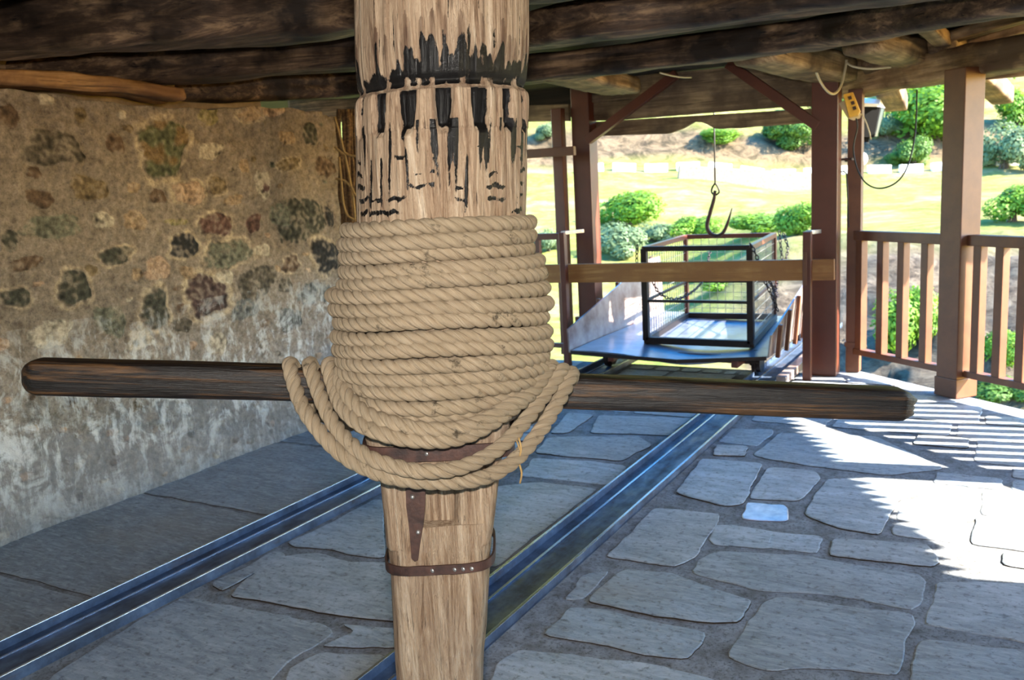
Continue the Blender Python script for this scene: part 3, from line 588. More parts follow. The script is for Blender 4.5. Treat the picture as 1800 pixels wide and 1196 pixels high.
# ------------------------------------------------------------------ capstan post
AX0, AX1 = hd(776.5, 1190, 2.0), hd(776.5, 0, 2.0)
def axis(z): t_ = (z-AX0[2])/(AX1[2]-AX0[2]); return AX0+(AX1-AX0)*t_
def zpx(y, D=2.0): return hd(776, y, D)[2]
post = empty('capstan_post', axis(0), 'thick pale worn timber capstan post, blackened around its notched neck', 'capstan')
NA, NHt = 420, 520; z0, z1 = zpx(768, 1.83), 2.42; hz = np.linspace(z0, z1, NHt)
zc0, zc1 = zpx(90, 1.83), zpx(153, 1.83); zn0, zn1 = zpx(226, 1.83), zpx(155, 1.83)
grv = [-88, -66, -42, -19, 5, 30, 53, 74]; gw = [5, 5, 6, 5.5, 5, 6, 5, 5]
grv += [g+180 for g in grv]; gw += gw
V = np.zeros((NHt, NA, 3)); CC = np.zeros((NHt, NA, 3))
for i in range(NHt):
    z = hz[i]; ax = axis(z); sm = lambda a, b: min(1, max(0, (z-a)/(b-a)))
    for j in range(NA):
        a = 2*math.pi*j/NA; dg = math.degrees(a); dg = dg-360 if dg > 270 else dg   # 0 = towards viewer, 90 = right
        r = .1795 if z > 1.4 else .174
        n1 = mnoise.noise(Vector((math.sin(a)*2.2, math.cos(a)*2.2, z*1.5))); n2 = mnoise.noise(Vector((math.sin(a)*14, math.cos(a)*14, z*2.5))); n3 = mnoise.noise(Vector((math.sin(a)*50, math.cos(a)*50, z*9))); n4 = mnoise.noise(Vector((a*8, z*22, 5)))
        r += .003*n1+.0030*n2+.0014*n3; char = 0.; br = 0.
        r *= 1+.012*math.cos(4*a)
        # worn collar
        zc = zn1+.003*math.sin(a*2+1)
        r -= .008*math.exp(-((z-zc-.012)/.011)**2)+.004*math.exp(-((z-zc-.035)/.03)**2)
        edge = zc1+.088+.028*n4+.032*n2+.022*math.sin(a*3+1.2)
        char = max(char, min(1, max(0, (edge-z)/.045))*min(1, max(0, (z-zn1-.004)/.004))*(.80+.35*n2+.3*n4+.55*mnoise.noise(Vector((a*30, z*11, 17)))*min(1, max(0, (z-zn1-.02)/.04))-.35*max(0, mnoise.noise(Vector((a*5, z*70, 23)))-.1)))
        if zn1-.002 < z < zn1+.020+.012*n2: br = .5; char *= 1.0+.9*n4
        elif zn1 < z < edge+.03: br = max(0, .5+.6*n2)
        # notches below the collar
        if zn0-.03 < z < zn1:
            gi = min(range(len(grv)), key=lambda q: abs(((dg-grv[q]+180) % 360)-180)); dd = abs(((dg-grv[gi]+180) % 360)-180)
            wid = gw[gi]*(1-.45*min(1, max(0, (zn0+.055-z)/.07)))
            if dd < wid+1.5:
                k_ = min(1, max(0, (wid+1.5-dd)/2.))*min(1, max(0, (z-(zn0-.01))/.02)); r -= .017*k_; char = max(char, k_*(.85+.25*n4))
            else: r += .0015*(1 if z > zn0 else 0)
        # tar drips and rope burns lower down
        if z < zn0+.02:
            d1 = mnoise.noise(Vector((a*16, z*7, 2))); fade = min(1, max(0, (z-(zn0-.26))/.24)); amp = .5+.5*math.cos((dg+0)*.02)
            char = max(char, (d1*1.5+.26+.3*n2)*fade)
            row = math.sin(z*235+1.5*math.sin(a*2)+.7*n2+1.6*n4); grp = mnoise.noise(Vector((a*3.4, z*9, 11)))
            char = max(char, min(.60, max(0, row-.1)*.35+.30+min(.12, max(0, grp)*.6)+.12*n2) if zn0-.035 > z > 1.42 and grp > .02 and row > .1+.5*n4 else 0)
        if z > zc1+.06: char = max(char, .95*(mnoise.noise(Vector((a*26, z*9, 4))))-.02)
        CC[i, j] = (char, br, 0)
        V[i, j] = ax+R0*math.sin(a)*r-F0*math.cos(a)*r
V = V.reshape(-1, 3); M = Matrix.Translation(Vector(axis(0)))
Vl = V-axis(0); Fs = grid_faces(NHt, NA, wrapm=True).tolist(); Fs += [list(range(NA-1, -1, -1)), [(NHt-1)*NA+j for j in range(NA)]]
mobj('post_shaft', Vl, Fs, M_post, post, M, smooth=True, col=CC.reshape(-1, 3))
# the foot: a squared block below, two cheeks above it with a slot between
def foot(name, prof, dfront, dback, seed, seg=70, nx=26):
    """prof: list of (y px, left px, right px) seen at the post axis"""
    V = []; ys_ = [p[0] for p in prof]; n = 4*nx
    for i in range(seg):
        y = ys_[0]+(ys_[-1]-ys_[0])*i/(seg-1); l, r = np.interp(y, ys_, [p[1] for p in prof]), np.interp(y, ys_, [p[2] for p in prof])
        c = axis(zpx(y, 1.89))+R0*((l+r)/2-776.5)/800; hw = (r-l)/2/800*.985; wd = (dfront+dback)/2; off = (dback-dfront)/2
        for j in range(n):
            a = 2*math.pi*j/n; cs, sn = math.cos(a), math.sin(a); rr_ = (abs(cs)**5+abs(sn)**5)**(-.2)
            u, w_ = rr_*cs*hw, rr_*sn*wd
            p = c+R0*u+F0*(w_+off); q = Vector((u*22, w_*22, p[2]*3+seed)); d = .005*mnoise.noise(q)+.0022*mnoise.noise(q*3)
            p = p+R0*cs*d+F0*sn*d; V.append(p-axis(0))
    Fs = grid_faces(seg, n, wrapm=True).tolist(); Fs = [f[::-1] for f in Fs]; Fs += [list(range(n)), [(seg-1)*n+j for j in range(n-1, -1, -1)]]
    return mobj(name, V, Fs, M_post2, post, M, smooth=True)
yb = 598+(1540-598)
foot('foot_block', [(925, 676, 876), (990, 683, 869), (1080, 689, 864), (1190, 697, 855), (1500, 705, 848)], .115, .115, 1)
def ztoy(z):
    lo_, hi_ = 1000., 3000.
    for _ in range(40):
        m_ = (lo_+hi_)/2
        if zpx(m_, 1.89) > z: lo_ = m_
        else: hi_ = m_
    return lo_
foot('foot_base', [(1485, 705, 848), (ztoy(0.0), 700, 853)], .112, .112, 4, seg=20)
foot('cheek', [(782, 664, 744), (860, 671, 746), (965, 680, 750)], .111, .111, 2, seg=40, nx=16)
foot('cheek', [(782, 806, 892), (860, 805, 884), (965, 800, 872)], .111, .111, 3, seg=40, nx=16)
foot('slot_tongue', [(872, 742, 810), (930, 744, 808)], .075, .09, 5, seg=20, nx=10)
foot('neck_block', [(745, 640, 905), (812, 655, 893)], .14, .13, 6, seg=20)
def ring(name, yc, half, dfr, height, th, mat, tilt=0., nrep=5, rivets=()):
    n = 160; V = []; c = axis(zpx(yc, 2-dfr-.005))
    for j in range(n):
        a = 2*math.pi*j/n; cs, sn = math.cos(a), math.sin(a); rr_ = (abs(cs)**nrep+abs(sn)**nrep)**(-1/nrep)
        for (o_, zz) in ((0, -1), (th, -1), (th, 1), (0, 1)):
            p = c+R0*(rr_*cs*half+cs*o_)+F0*(rr_*sn*dfr+sn*o_)+ZZ*(zz*height/2+tilt*cs+.0012*mnoise.noise(Vector((cs*5, sn*5, zz)))); V.append(p-axis(0))
    Fs = [tuple(f) for f in grid_faces(n, 4, wrapm=True, wrapn=True)]
    o = mobj(name, V, [f[::-1] for f in Fs], mat, post, M)
    for px_ in rivets:
        bm = bmesh.new(); u = (px_-776.5)/800*.93; q = Vector(c+R0*u-F0*(dfr+th)-ZZ*0+ZZ*tilt*(u/half)-Vector(axis(0)).to_3d().to_tuple() if False else c+R0*u-F0*(dfr+th)+ZZ*tilt*(u/half)-axis(0))
        bmesh.ops.create_uvsphere(bm, u_segments=12, v_segments=8, radius=.005, matrix=Matrix.Translation(q) @ Matrix.Diagonal((1, .6, 1, 1)))
        bmo('rivet', bm, M_steel, o, M, smooth=True)
    return o
ring('iron_band', 1003, .120, .122, .021, .005, M_rust, nrep=4.5, rivets=(766, 808, 824, 840))
ring('iron_bracket', 797, .158, .150, .033, .007, M_rust, tilt=-.003, nrep=7, rivets=(758, 884))
# tapered iron strap
pts = [(713, 852), (748, 852), (747, 890), (744, 925), (738, 960), (735, 985), (729, 988), (723, 982), (721, 950), (718, 920), (714, 890)]
bm = bmesh.new(); fr = [bm.verts.new(hd(x, y, 1.874)-axis(0)) for x, y in pts]; bk = [bm.verts.new(hd(x, y, 1.874)+F0*.008-axis(0)) for x, y in pts]
bm.faces.new(fr); bm.faces.new(bk[::-1])
for i in range(len(pts)): j = (i+1) % len(pts); bm.faces.new((fr[j], fr[i], bk[i], bk[j]))
bmesh.ops.recalc_face_normals(bm, faces=bm.faces); strap = bmo('tapered_strap', bm, M_rust, post, M)
for x, y in ((725, 874), (735, 936)):
    bm = bmesh.new(); bmesh.ops.create_uvsphere(bm, u_segments=10, v_segments=8, radius=.005, matrix=Matrix.Translation(hd(x, y, 1.873)-axis(0))); bmo('rivet', bm, M_steel, strap, M, smooth=True)
# ------------------------------------------------------------------ capstan bar
pa, pb = hd(40, 661, 2.0), hd(1600, 711, 2.1); Mb = frame(pa, pb); Lb = float(np.linalg.norm(pb-pa)); n = 56; seg = 220; V = []
for i in range(seg):
    s = i/(seg-1); s = s if 0 < i < seg-1 else s; x = s*Lb; e0_, e1_ = x, Lb-x
    if i < 14: x = .045*(1-math.cos(i/14*math.pi/2)); e0_ = x
    hh = .0405-.002*s; hh2 = .040; sc = 1.
    if e0_ < .045: sc = math.sqrt(max(.0005, 1-((.045-e0_)/.045)**2))
    if e1_ < .03: sc = .60+.40*(e1_/.03)**.8
    for j in range(n):
        a = 2*math.pi*j/n; cs, sn = math.cos(a), math.sin(a); rr_ = (abs(cs)**4+abs(sn)**4)**(-.25)
        y, z = rr_*cs*hh2*sc, rr_*sn*hh*sc; d = .0012*mnoise.noise(Vector((x*3, y*40, z*40)))+.0008*mnoise.noise(Vector((x*9, y*160, z*160)))
        ex = .012*mnoise.noise(Vector((y*60, z*60, 3))) if i == seg-1 else 0
        V.append((x+ex, y+cs*d, z+sn*d+.006*math.sin(s*math.pi)))
Fs = grid_faces(seg, n, wrapm=True).tolist(); Fs = [f[::-1] for f in Fs]+[list(range(n)), [(seg-1)*n+j for j in range(n-1, -1, -1)]]
o = mobj('capstan_bar', V, Fs, M_bar, None, Mb, smooth=True); tag(o, 'long dark-stained wooden capstan bar with rounded left end, passing through the post', 'capstan bar')
# ------------------------------------------------------------------ rope
RAD = .0162
TURNS = [(611, 405, 397, 929, 391), (610, 429, 422, 929, 414), (611, 453, 447, 927, 437), (611, 477, 470, 945, 458), (608, 501, 494, 949, 480),
 (589, 517, 517, 955, 505), (592, 541, 541, 961, 532), (600, 564, 566, 954, 556), (596, 589, 591, 960, 581), (597, 612, 616, 962, 604), (602, 630, 641, 956, 622),
 (600, 648, 667, 960, 640), (609, 664, 692, 954, 656), (614, 682, 716, 948, 672), (620, 698, 736, 938, 688)]
CP = []
def axpt(z, u, w): return axis(z)+R0*u+F0*w
for k, (Lx, Ly, Fy, Rx, Ry) in enumerate(TURNS):
    nx = TURNS[min(k+1, len(TURNS)-1)]
    uL, uR = (Lx-776.5)/800, (Rx-776.5)/800; rf = .192 if k < 13 else .185; rf += .006*math.sin(k*2.1); wv = .0035*math.sin(k*3.7)
    zL, zF, zR = hd(Lx, Ly, 2.0)[2], hd(776, Fy, 2-rf)[2]+wv, hd(Rx, Ry, 2.0)[2]; zLn = hd(nx[0], nx[1], 2.0)[2]
    s = .7071
    CP += [axpt(zL, uL, 0), axpt(zL+(zF-zL)*.25, uL*.924, -rf*.383), axpt(zL+(zF-zL)*.6, uL*s, -rf*s), axpt(zL+(zF-zL)*.9, uL*.383, -rf*.924), axpt(zF, 0, -rf),
           axpt(zR+(zF-zR)*.85, uR*.383, -rf*.924), axpt(zR+(zF-zR)*.55, uR*s, -rf*s), axpt(zR+(zF-zR)*.22, uR*.924, -rf*.383), axpt(zR, uR, 0)]
    zb = (zR*.7+zLn*.3); CP += [axpt(zb, uR*s, rf*s), axpt((zR+zLn)/2, 0, rf), axpt(zR*.3+zLn*.7, uL*s, rf*s)]
def loop(pts, back=None):
    for x, y, D in pts: CP.append(hd(x, y, D))
    if back is not None:
        for u, w, z in back: CP.append(axpt(z, u, w))
loop([(600, 655, 2.0), (606, 686, 1.90), (636, 722, 1.84), (690, 744, 1.80), (760, 756, 1.785), (830, 748, 1.79), (888, 718, 1.83), (935, 690, 1.90), (955, 652, 2.0)], [(.16, .14, 1.04), (0, .22, 1.02), (-.17, .14, 1.04)])
loop([(582, 640, 2.0), (590, 690, 1.925), (613, 730, 1.85), (660, 759, 1.80), (735, 775, 1.785), (812, 769, 1.785), (876, 736, 1.82), (935, 690, 1.90), (970, 645, 1.99)], [(.22, .09, 1.03), (.10, .22, .97), (-.08, .23, .97), (-.24, .10, 1.03)])
loop([(546, 640, 2.0), (560, 690, 1.925), (588, 748, 1.87), (636, 797, 1.81), (700, 822, 1.785), (765, 829, 1.775), (832, 814, 1.785), (890, 777, 1.83), (945, 712, 1.90), (990, 650, 1.99)], [(.25, .10, 1.03), (.12, .24, .95), (-.10, .25, .95), (-.29, .12, 1.03)])
loop([(512, 640, 2.0), (524, 697, 1.925), (553, 748, 1.87), (606, 803, 1.82), (685, 839, 1.80), (780, 849, 1.81), (845, 841, 1.81), (895, 817, 1.82), (938, 773, 1.86), (977, 714, 1.92), (1006, 656, 2.0)], [(.27, .08, 1.05), (.17, .15, 1.02), (0., .20, 1.0)])
C_ = catmull(CP, .0042); 
for _ in range(2): C_[1:-1] = (C_[:-2]+2*C_[1:-1]+C_[2:])/4
T_ = np.gradient(C_, axis=0); T_ /= np.linalg.norm(T_, axis=1)[:, None]; m = len(C_)
arc = np.concatenate([[0], np.cumsum(np.linalg.norm(np.diff(C_, axis=0), axis=1))])
N_ = np.zeros_like(C_); nn = np.cross(T_[0], ZZ)
for i in range(m):
    nn = nn-T_[i]*(nn@T_[i]); nn /= np.linalg.norm(nn); N_[i] = nn
B_ = np.cross(T_, N_); PITCH = .086; VV, FF, UVv = [], [], []
for s in range(3):
    ph = 2*math.pi*arc/PITCH+s*2*math.pi/3; jit = 1+.04*np.sin(arc*7+s)
    cen = C_+(RAD*.50*jit)[:, None]*(np.cos(ph)[:, None]*N_+np.sin(ph)[:, None]*B_)
    er = np.cos(ph)[:, None]*N_+np.sin(ph)[:, None]*B_; et = -np.sin(ph)[:, None]*N_+np.cos(ph)[:, None]*B_; nc = 10; b0 = len(VV)*0+s*m*nc
    for j in range(nc):
        a = 2*math.pi*j/nc
        VV.append(cen+RAD*.585*(math.cos(a)*er*.95+math.sin(a)*et*1.12))
        UVv.append(np.stack([arc, np.full(m, j/nc if j <= nc/2 else 1-j/nc)+arc*.9], 1))
    arr = np.stack(VV[-nc:], 1).reshape(-1, 3); VV[-nc:] = []; uu = np.stack(UVv[-nc:], 1).reshape(-1, 2); UVv[-nc:] = []
    VV.append(arr); UVv.append(uu); FF.append(grid_faces(m, nc, wrapm=True)+s*m*nc)
    FF.append(np.zeros((0, 4), int))
rp = empty('rope', C_[0], 'thick tan rope wound many times around the capstan post, loops hung over the bar', 'rope')
Mr = Matrix.Translation(Vector(C_[0])); allF = np.concatenate([f for f in FF if len(f)])
mobj('rope_coil', np.concatenate(VV)-C_[0], allF[:, ::-1].tolist(), M_rope, rp, Mr, smooth=True, uv=np.concatenate(UVv))
fr_ = [hd(912, 770, 1.83), hd(916, 790, 1.82), hd(912, 810, 1.825), hd(917, 832, 1.83), hd(914, 850, 1.835)]
tube('frayed_yarn', [p-C_[0] for p in catmull(fr_, .006)], .0022, M_twine, rp, n=6, M=Mr)
fr_ = [hd(908, 775, 1.83), hd(914, 795, 1.825), hd(908, 815, 1.83)]
tube('frayed_yarn', [p-C_[0] for p in catmull(fr_, .006)], .0016, M_twine, rp, n=6, M=Mr)
# ------------------------------------------------------------------ gate posts, braces, gate board
def upright(name, xy, z0, z1, w, d, mat, label, cat='post', lean=(0, 0)):
    o = bar(name, (xy[0], xy[1], z0), (xy[0]+lean[0], xy[1]+lean[1], z1), w, d, mat, bev=.006, up=(0, 1, 0)); return tag(o, label, cat)
gl = empty('gate_post', (-3.44, 7.5, 0), 'maroon gate post left of the trolley, with diagonal brace and board bracket', 'post')
bar('post_column', (-3.44, 7.55, 0), (-3.44, 7.55, 2.40), .17, .17, M_maroon, gl, .006, (0, 1, 0))
bar('brace', ony(1032, 248, 7.48), ony(1190, 130, 7.48), .07, .075, M_maroon, gl, .004)
b_ = bar('board_bracket', (-3.33, 6.80, 0), (-3.33, 6.80, 1.15), .05, .06, M_maroon, gl, .004, (0, 1, 0))
bar('bracket_arm', (-3.33, 6.81, 1.145), (-3.27, 7.05, 1.145), .05, .03, M_sheet, b_, .003)
upright('side_post', (-3.63, 7.42), 0, 2.2, .10, .085, M_maroon, 'narrow maroon post close left of the left gate post')
o = tube('drain_pipe', [tuple(ony(1045, 470, 7.75)), (ony(1045, 470, 7.75)[0], 7.75, 1.98)], .026, M_white, n=14); tag(o, 'pale vertical pipe behind the left gate post', 'pipe')
gr = empty('gate_post', (-1.27, 7.12, 0), 'maroon gate post right of the trolley, with diagonal brace and board bracket', 'post')
bar('post_column', (-1.30, 7.14, 0), (-1.30, 7.14, 2.25), .185, .17, M_maroon, gr, .006, (0, 1, 0))
bar('brace', ony(1280, 112, 7.08), ony(1438, 222, 7.08), .07, .075, M_maroon, gr, .004)
b_ = bar('board_bracket', (-1.385, 6.89, 0), (-1.385, 6.89, 1.11), .06, .055, M_maroon, gr, .004, (0, 1, 0))
bar('bracket_arm', (-1.385, 6.93, 1.10), (-1.34, 7.06, 1.10), .05, .03, M_steel, b_, .003)
bar('board_strap', (-1.395, 6.855, .72), (-1.395, 6.855, .96), .025, .01, M_maroon2, b_, .002, (0, 1, 0))
cp = empty('balcony_corner_post', (-1.1, 7.28, 0), 'narrower brown post close right of the right gate post, with a bolted clamp', 'post')
bar('post_column', (-1.12, 7.30, 0), (-1.12, 7.30, 2.12), .10, .11, M_maroon2, cp, .006, (0, 1, 0))
bar('collar', (-1.12, 7.30, .20), (-1.12, 7.30, .235), .115, .125, M_maroon2, cp, .003, (0, 1, 0))
pq = ony(1487, 280, 7.22); bar('clamp', (pq[0]-.05, 7.235, pq[2]), (pq[0]+.05, 7.235, pq[2]), .012, .016, M_rust, cp, .002)
for s in (-.05, .05):
    bm = bmesh.new(); bmesh.ops.create_uvsphere(bm, u_segments=10, v_segments=8, radius=.012, matrix=Matrix.Translation((pq[0]+s-(-1.1), 7.225-7.28, pq[2]))); bmo('clamp_bolt', bm, M_steel, cp, Matrix.Translation((-1.1, 7.28, 0)), smooth=True)
tube('cable_hoop', [Vector(ony(x, y, 7.22))-Vector((-1.1, 7.28, 0)) for x, y in ((1474, 390), (1473, 315), (1476, 303), (1483, 301), (1488, 306), (1490, 340), (1492, 400))], .006, M_blackcable, cp, M=Matrix.Translation((-1.1, 7.28, 0)))
o = bar('gate_board', (-3.60, 6.86, .80), (-1.205, 6.955, .825), .045, .155, M_gate, bev=.004); tag(o, 'long orange-brown wooden board held across the trolley gate', 'gate board')
# left side railing behind the capstan
rl = empty('side_railing', (-4.1, 7.0, 0), 'maroon cross rails seen between the capstan post and the left gate post', 'railing')
bar('rail', (-4.72, 7.1, 1.815), (-3.33, 7.1, 1.815), .05, .075, M_maroon2, rl); bar('rail', (-4.72, 7.1, 1.10), (-3.45, 7.1, 1.10), .05, .055, M_maroon, rl); bar('rail', (-4.72, 7.1, .14), (-3.3, 7.1, .14), .04, .04, M_maroon, rl)
for x in (-3.72, -4.2, -4.7): bar('baluster', (x, 7.1, 0.), (x, 7.1, 1.08), .045, .045, M_maroon, rl, .003, (0, 1, 0))
# ------------------------------------------------------------------ balcony railing
p2, p3, p4, p5 = np.array([-1.13, 7.30]), np.array([-.37, 6.68]), np.array([1.39, 5.22]), np.array([2.62, 4.2])
for (p, lb) in ((p3, 'brown balcony post right of the railing gap, sunlit on its right face'), (p4, 'brown balcony post farther right along the railing, outside the picture')):
    t = empty('balcony_post', (p[0], p[1], 0), lb, 'post'); dirv = (p3-p2)/np.linalg.norm(p3-p2)
    bar('post_column', (p[0], p[1], 0), (p[0], p[1], 2.14), .17, .17, M_maroon2, t, .006, (dirv[0], dirv[1], 0))
    bar('post_foot', (p[0], p[1], 0), (p[0], p[1], .13), .185, .185, M_maroon2, t, .006, (dirv[0], dirv[1], 0))
def railing(a, b, ts, label, zt=1.05, zb=.165):
    t = empty('balcony_railing', ((a[0]+b[0])/2, (a[1]+b[1])/2, 0), label, 'railing')
    bar('handrail', (a[0], a[1], zt), (b[0], b[1], zt), .075, .07, M_maroon2, t); bar('bottom_rail', (a[0], a[1], zb), (b[0], b[1], zb), .07, .045, M_maroon2, t)
    d = (b-a)/np.linalg.norm(b-a)
    for s in ts:
        q = a+(b-a)*s; bar('baluster', (q[0], q[1], zb+.02), (q[0], q[1], zt-.03), .06, .06, M_maroon2, t, .004, (d[0], d[1], 0))
railing(p2, p3-(p3-p2)*.09, (.10, .34, .56, .80), 'maroon railing section with upright balusters between the gate and the balcony post')
railing(p3+(p4-p3)*.04, p4-(p4-p3)*.03, tuple(np.arange(.035, .99, .0785)), 'maroon railing section running off to the right of the balcony post')
railing(p4+(p5-p4)*.05, p5, (.2, .4, .6, .8), 'last maroon railing section by the outer wall, outside the picture')
# ------------------------------------------------------------------ trolley
tz = .20; tr = empty('rail_trolley', (-2.42, 7.5, 0), 'low metal rail trolley with flared side panels behind the gate board', 'trolley')
TM = Matrix.Translation((-2.42, 7.5, 0)); Lc = lambda p: (p[0]+2.42, p[1]-7.5, p[2])
nx_, ny_ = 40, 30; V = []
for d in (0, -.016):
    for i in range(nx_):
        u = i/(nx_-1); x = -3.18+1.54*u
        for j in range(ny_):
            v_ = j/(ny_-1); yf = 6.56+(.16*max(0, u-.62)/.38 if u > .62 else 0)-.05*math.sin(min(1, u/.62)*math.pi)*0; y = yf+(8.75-yf)*v_
            z = tz+d+.012*math.cos(u*5)-.035*math.exp(-((u-.62)/.22)**2)*(1-v_)**2+.004*mnoise.noise(Vector((x*3, y*3, 0))); V.append(Lc((x, y, z)))
k_ = nx_*ny_; f1 = grid_faces(nx_, ny_); Fs = f1.tolist()+(f1[:, ::-1]+k_).tolist()
for i in range(nx_-1): Fs.append((i*ny_, (i+1)*ny_, k_+(i+1)*ny_, k_+i*ny_)); Fs.append(((i+1)*ny_-1+0, k_+(i+1)*ny_-1, k_+(i+2)*ny_-1, (i+2)*ny_-1))
for j in range(ny_-1): Fs.append((j+1, j, k_+j, k_+j+1)); q = (nx_-1)*ny_; Fs.append((q+j, q+j+1, k_+q+j+1, k_+q+j))
deck = mobj('deck', V, Fs, M_deck, tr, TM, smooth=False)
bar('deck_edge', (-3.18, 6.555, tz-.008), (-2.28, 6.54, tz-.035), .012, .03, M_iron, deck, .001); bar('deck_edge', (-2.28, 6.54, tz-.035), (-1.64, 6.70, tz-.012), .012, .03, M_iron, deck, .001)
def panel(x, flare, y0, y1, h0, h1, ribs):
    n = 40; V = []
    for d in (0, .012):
        for i in range(n):
            t_ = i/(n-1); y = y0+(y1-y0)*t_; h = h0+(h1-h0)*min(1, t_/.85)
            for s in (0, 1): V.append(Lc((x+flare*s*(.35+t_*.65)+math.copysign(d, flare), y, tz-.01+h*s)))
    Fs = []
    for i in range(n-1): a = 2*i; b = 2*n+2*i; Fs += [(a, a+2, a+3, a+1), (b+1, b+3, b+2, b), (a+1, a+3, b+3, b+1), (a, b, b+2, a+2)]
    Fs += [(0, 1, 2*n+1, 2*n), (2*n-2, 4*n-2, 4*n-1, 2*n-1)]
    pn = mobj('side_panel', V, Fs, M_sheet, tr, TM)
    for r in range(ribs):
        t_ = (r+.6)/ribs; y = y0+(y1-y0)*t_; h = h0+(h1-h0)*min(1, t_/.85); s = math.copysign(.035, flare)
        bar('rib', (x+s, y, tz-.04), (x+flare*(.35+t_*.65)+s, y, tz+h), .03, .04, M_maroon2, pn, .003, (0, 1, 0))
panel(-3.19, -.03, 6.56, 8.8, .19, .58, 5); panel(-1.64, .06, 6.72, 8.8, .17, .60, 7)
for x, y in ((-3.03, 6.98), (-1.79, 6.98), (-3.03, 8.4), (-1.79, 8.4)):
    bm = bmesh.new(); Rm = Matrix.Translation((x+2.42, y-7.5, .095+.004)) @ Matrix.Rotation(math.pi/2, 4, 'Y')
    for (r_, w_, o_) in ((.095, .03, 0), (.078, .055, .02), (.03, .09, .0)):
        bmesh.ops.create_cone(bm, cap_ends=True, segments=32, radius1=r_, radius2=r_, depth=w_, matrix=Rm @ Matrix.Translation((0, 0, o_)))
    bmo('wheel', bm, M_iron, tr, TM)
for y in (6.98, 8.4): bar('axle', (-3.03, y, .10), (-1.79, y, .10), .035, .035, M_rust, tr)
for x in (-2.86, -1.86): bar('chassis_beam', (x, 6.62, .145), (x, 8.75, .145), .05, .05, M_maroon, tr)
bar('chassis_beam', (-1.50, 6.55, .06), (-1.50, 8.7, .06), .07, .06, M_sheet, tr)
for y in (6.72, 7.0): bar('chassis_beam', (-3.0, y+.15, .155), (-1.7, y+.15, .155), .04, .03, M_maroon, tr)
# ------------------------------------------------------------------ wire cage on the trolley
cg = empty('wire_cage', (-2.3, 7.8, .2), 'rectangular steel cage with wire mesh sides and slack chains, standing on the trolley', 'cage')
zb, zt = .225, .985; cA, cB, cC, cD = (-2.72, 7.06), (-1.85, 7.06), (-2.00, 8.48), (-2.83, 8.44)
cor = [cA, cB, cC, cD]
for i, c in enumerate(cor): bar('corner_post', (c[0], c[1], zb), (c[0], c[1], zt), .05 if i < 2 else .04, .05 if i < 2 else .04, M_iron if i < 2 else M_maroon, cg, .003, (0, 1, 0))
for i in range(4):
    a, b = cor[i], cor[(i+1) % 4]
    bar('bottom_rail', (a[0], a[1], zb), (b[0], b[1], zb), .05, .055, M_iron, cg, .003); bar('top_rail', (a[0], a[1], zt), (b[0], b[1], zt), .045, .04, M_iron if i == 0 else M_maroon, cg, .003)
    zm = .555; bar('middle_rail', (a[0], a[1], zm), (b[0], b[1], zm), .02, .022, M_iron, cg, .002)
    bm = bmesh.new(); L = math.hypot(b[0]-a[0], b[1]-a[1]); Mx = frame((a[0]+2.3, a[1]-7.8, 0), (b[0]+2.3, b[1]-7.8, 0)); nv, nh = int(L/.075), 10
    if i != 0:
        for q in range(1, nv): box_bm(bm, Mx @ Matrix.Translation((L*q/nv, 0, zb-.2)) @ Matrix.Rotation(-math.pi/2, 4, 'Y'), zt-zb, .004, .004, 0)
        for q in range(1, nh): box_bm(bm, Mx @ Matrix.Translation((0, 0, zb-.2+(zt-zb)*q/nh)), L, .004, .004, 0)
        bmo('wire_mesh', bm, M_steel, cg, Matrix.Translation((-2.3, 7.8, .2)))
    else: bm.free()
def chain(pts):
    P = catmull(pts, .002); ar = np.concatenate([[0], np.cumsum(np.linalg.norm(np.diff(P, axis=0), axis=1))]); n = int(ar[-1]/.034); V, Fs = [], []
    for q in range(n):
        s = ar[-1]*(q+.5)/n; c = np.array([np.interp(s, ar, P[:, d]) for d in range(3)]); c2_ = np.array([np.interp(min(ar[-1], s+.01), ar, P[:, d]) for d in range(3)])
        Mx = frame(c, c2_+1e-5) @ Matrix.Rotation(math.pi/2*(q % 2), 4, 'X'); b = len(V)
        for i in range(10):
            a = 2*math.pi*i/10
            for j in range(5):
                e = 2*math.pi*j/5; r = .0045*math.cos(e); V.append(Mx @ Vector(((.022+r)*math.cos(a), (.012+r)*math.sin(a), .0045*math.sin(e)))-Vector((-2.3, 7.8, .2)))
        Fs += (grid_faces(10, 5, True, True)+b).tolist()
    mobj('chain', V, Fs, M_iron, cg, Matrix.Translation((-2.3, 7.8, .2)), smooth=True)
chain([(-2.77, 7.04, 1.02), (-2.775, 7.03, .90), (-2.77, 7.04, .80)])
chain([(-2.69, 7.1, .82), (-2.64, 7.15, .62), (-2.55, 7.4, .53), (-2.5, 7.9, .62), (-2.55, 8.3, .85)])
chain([(-1.84, 7.02, 1.02), (-1.79, 7.02, .92), (-1.76, 7.05, .78), (-1.70, 7.1, .62), (-1.66, 7.15, .48)])
chain([(-1.90, 8.4, 1.0), (-1.84, 8.3, .85), (-1.86, 8.0, .62), (-1.80, 7.7, .52), (-1.74, 7.3, .66), (-1.78, 7.15, .80)])
chain([(-1.95, 8.46, 1.02), (-1.93, 8.44, .85), (-1.90, 8.40, .70)])
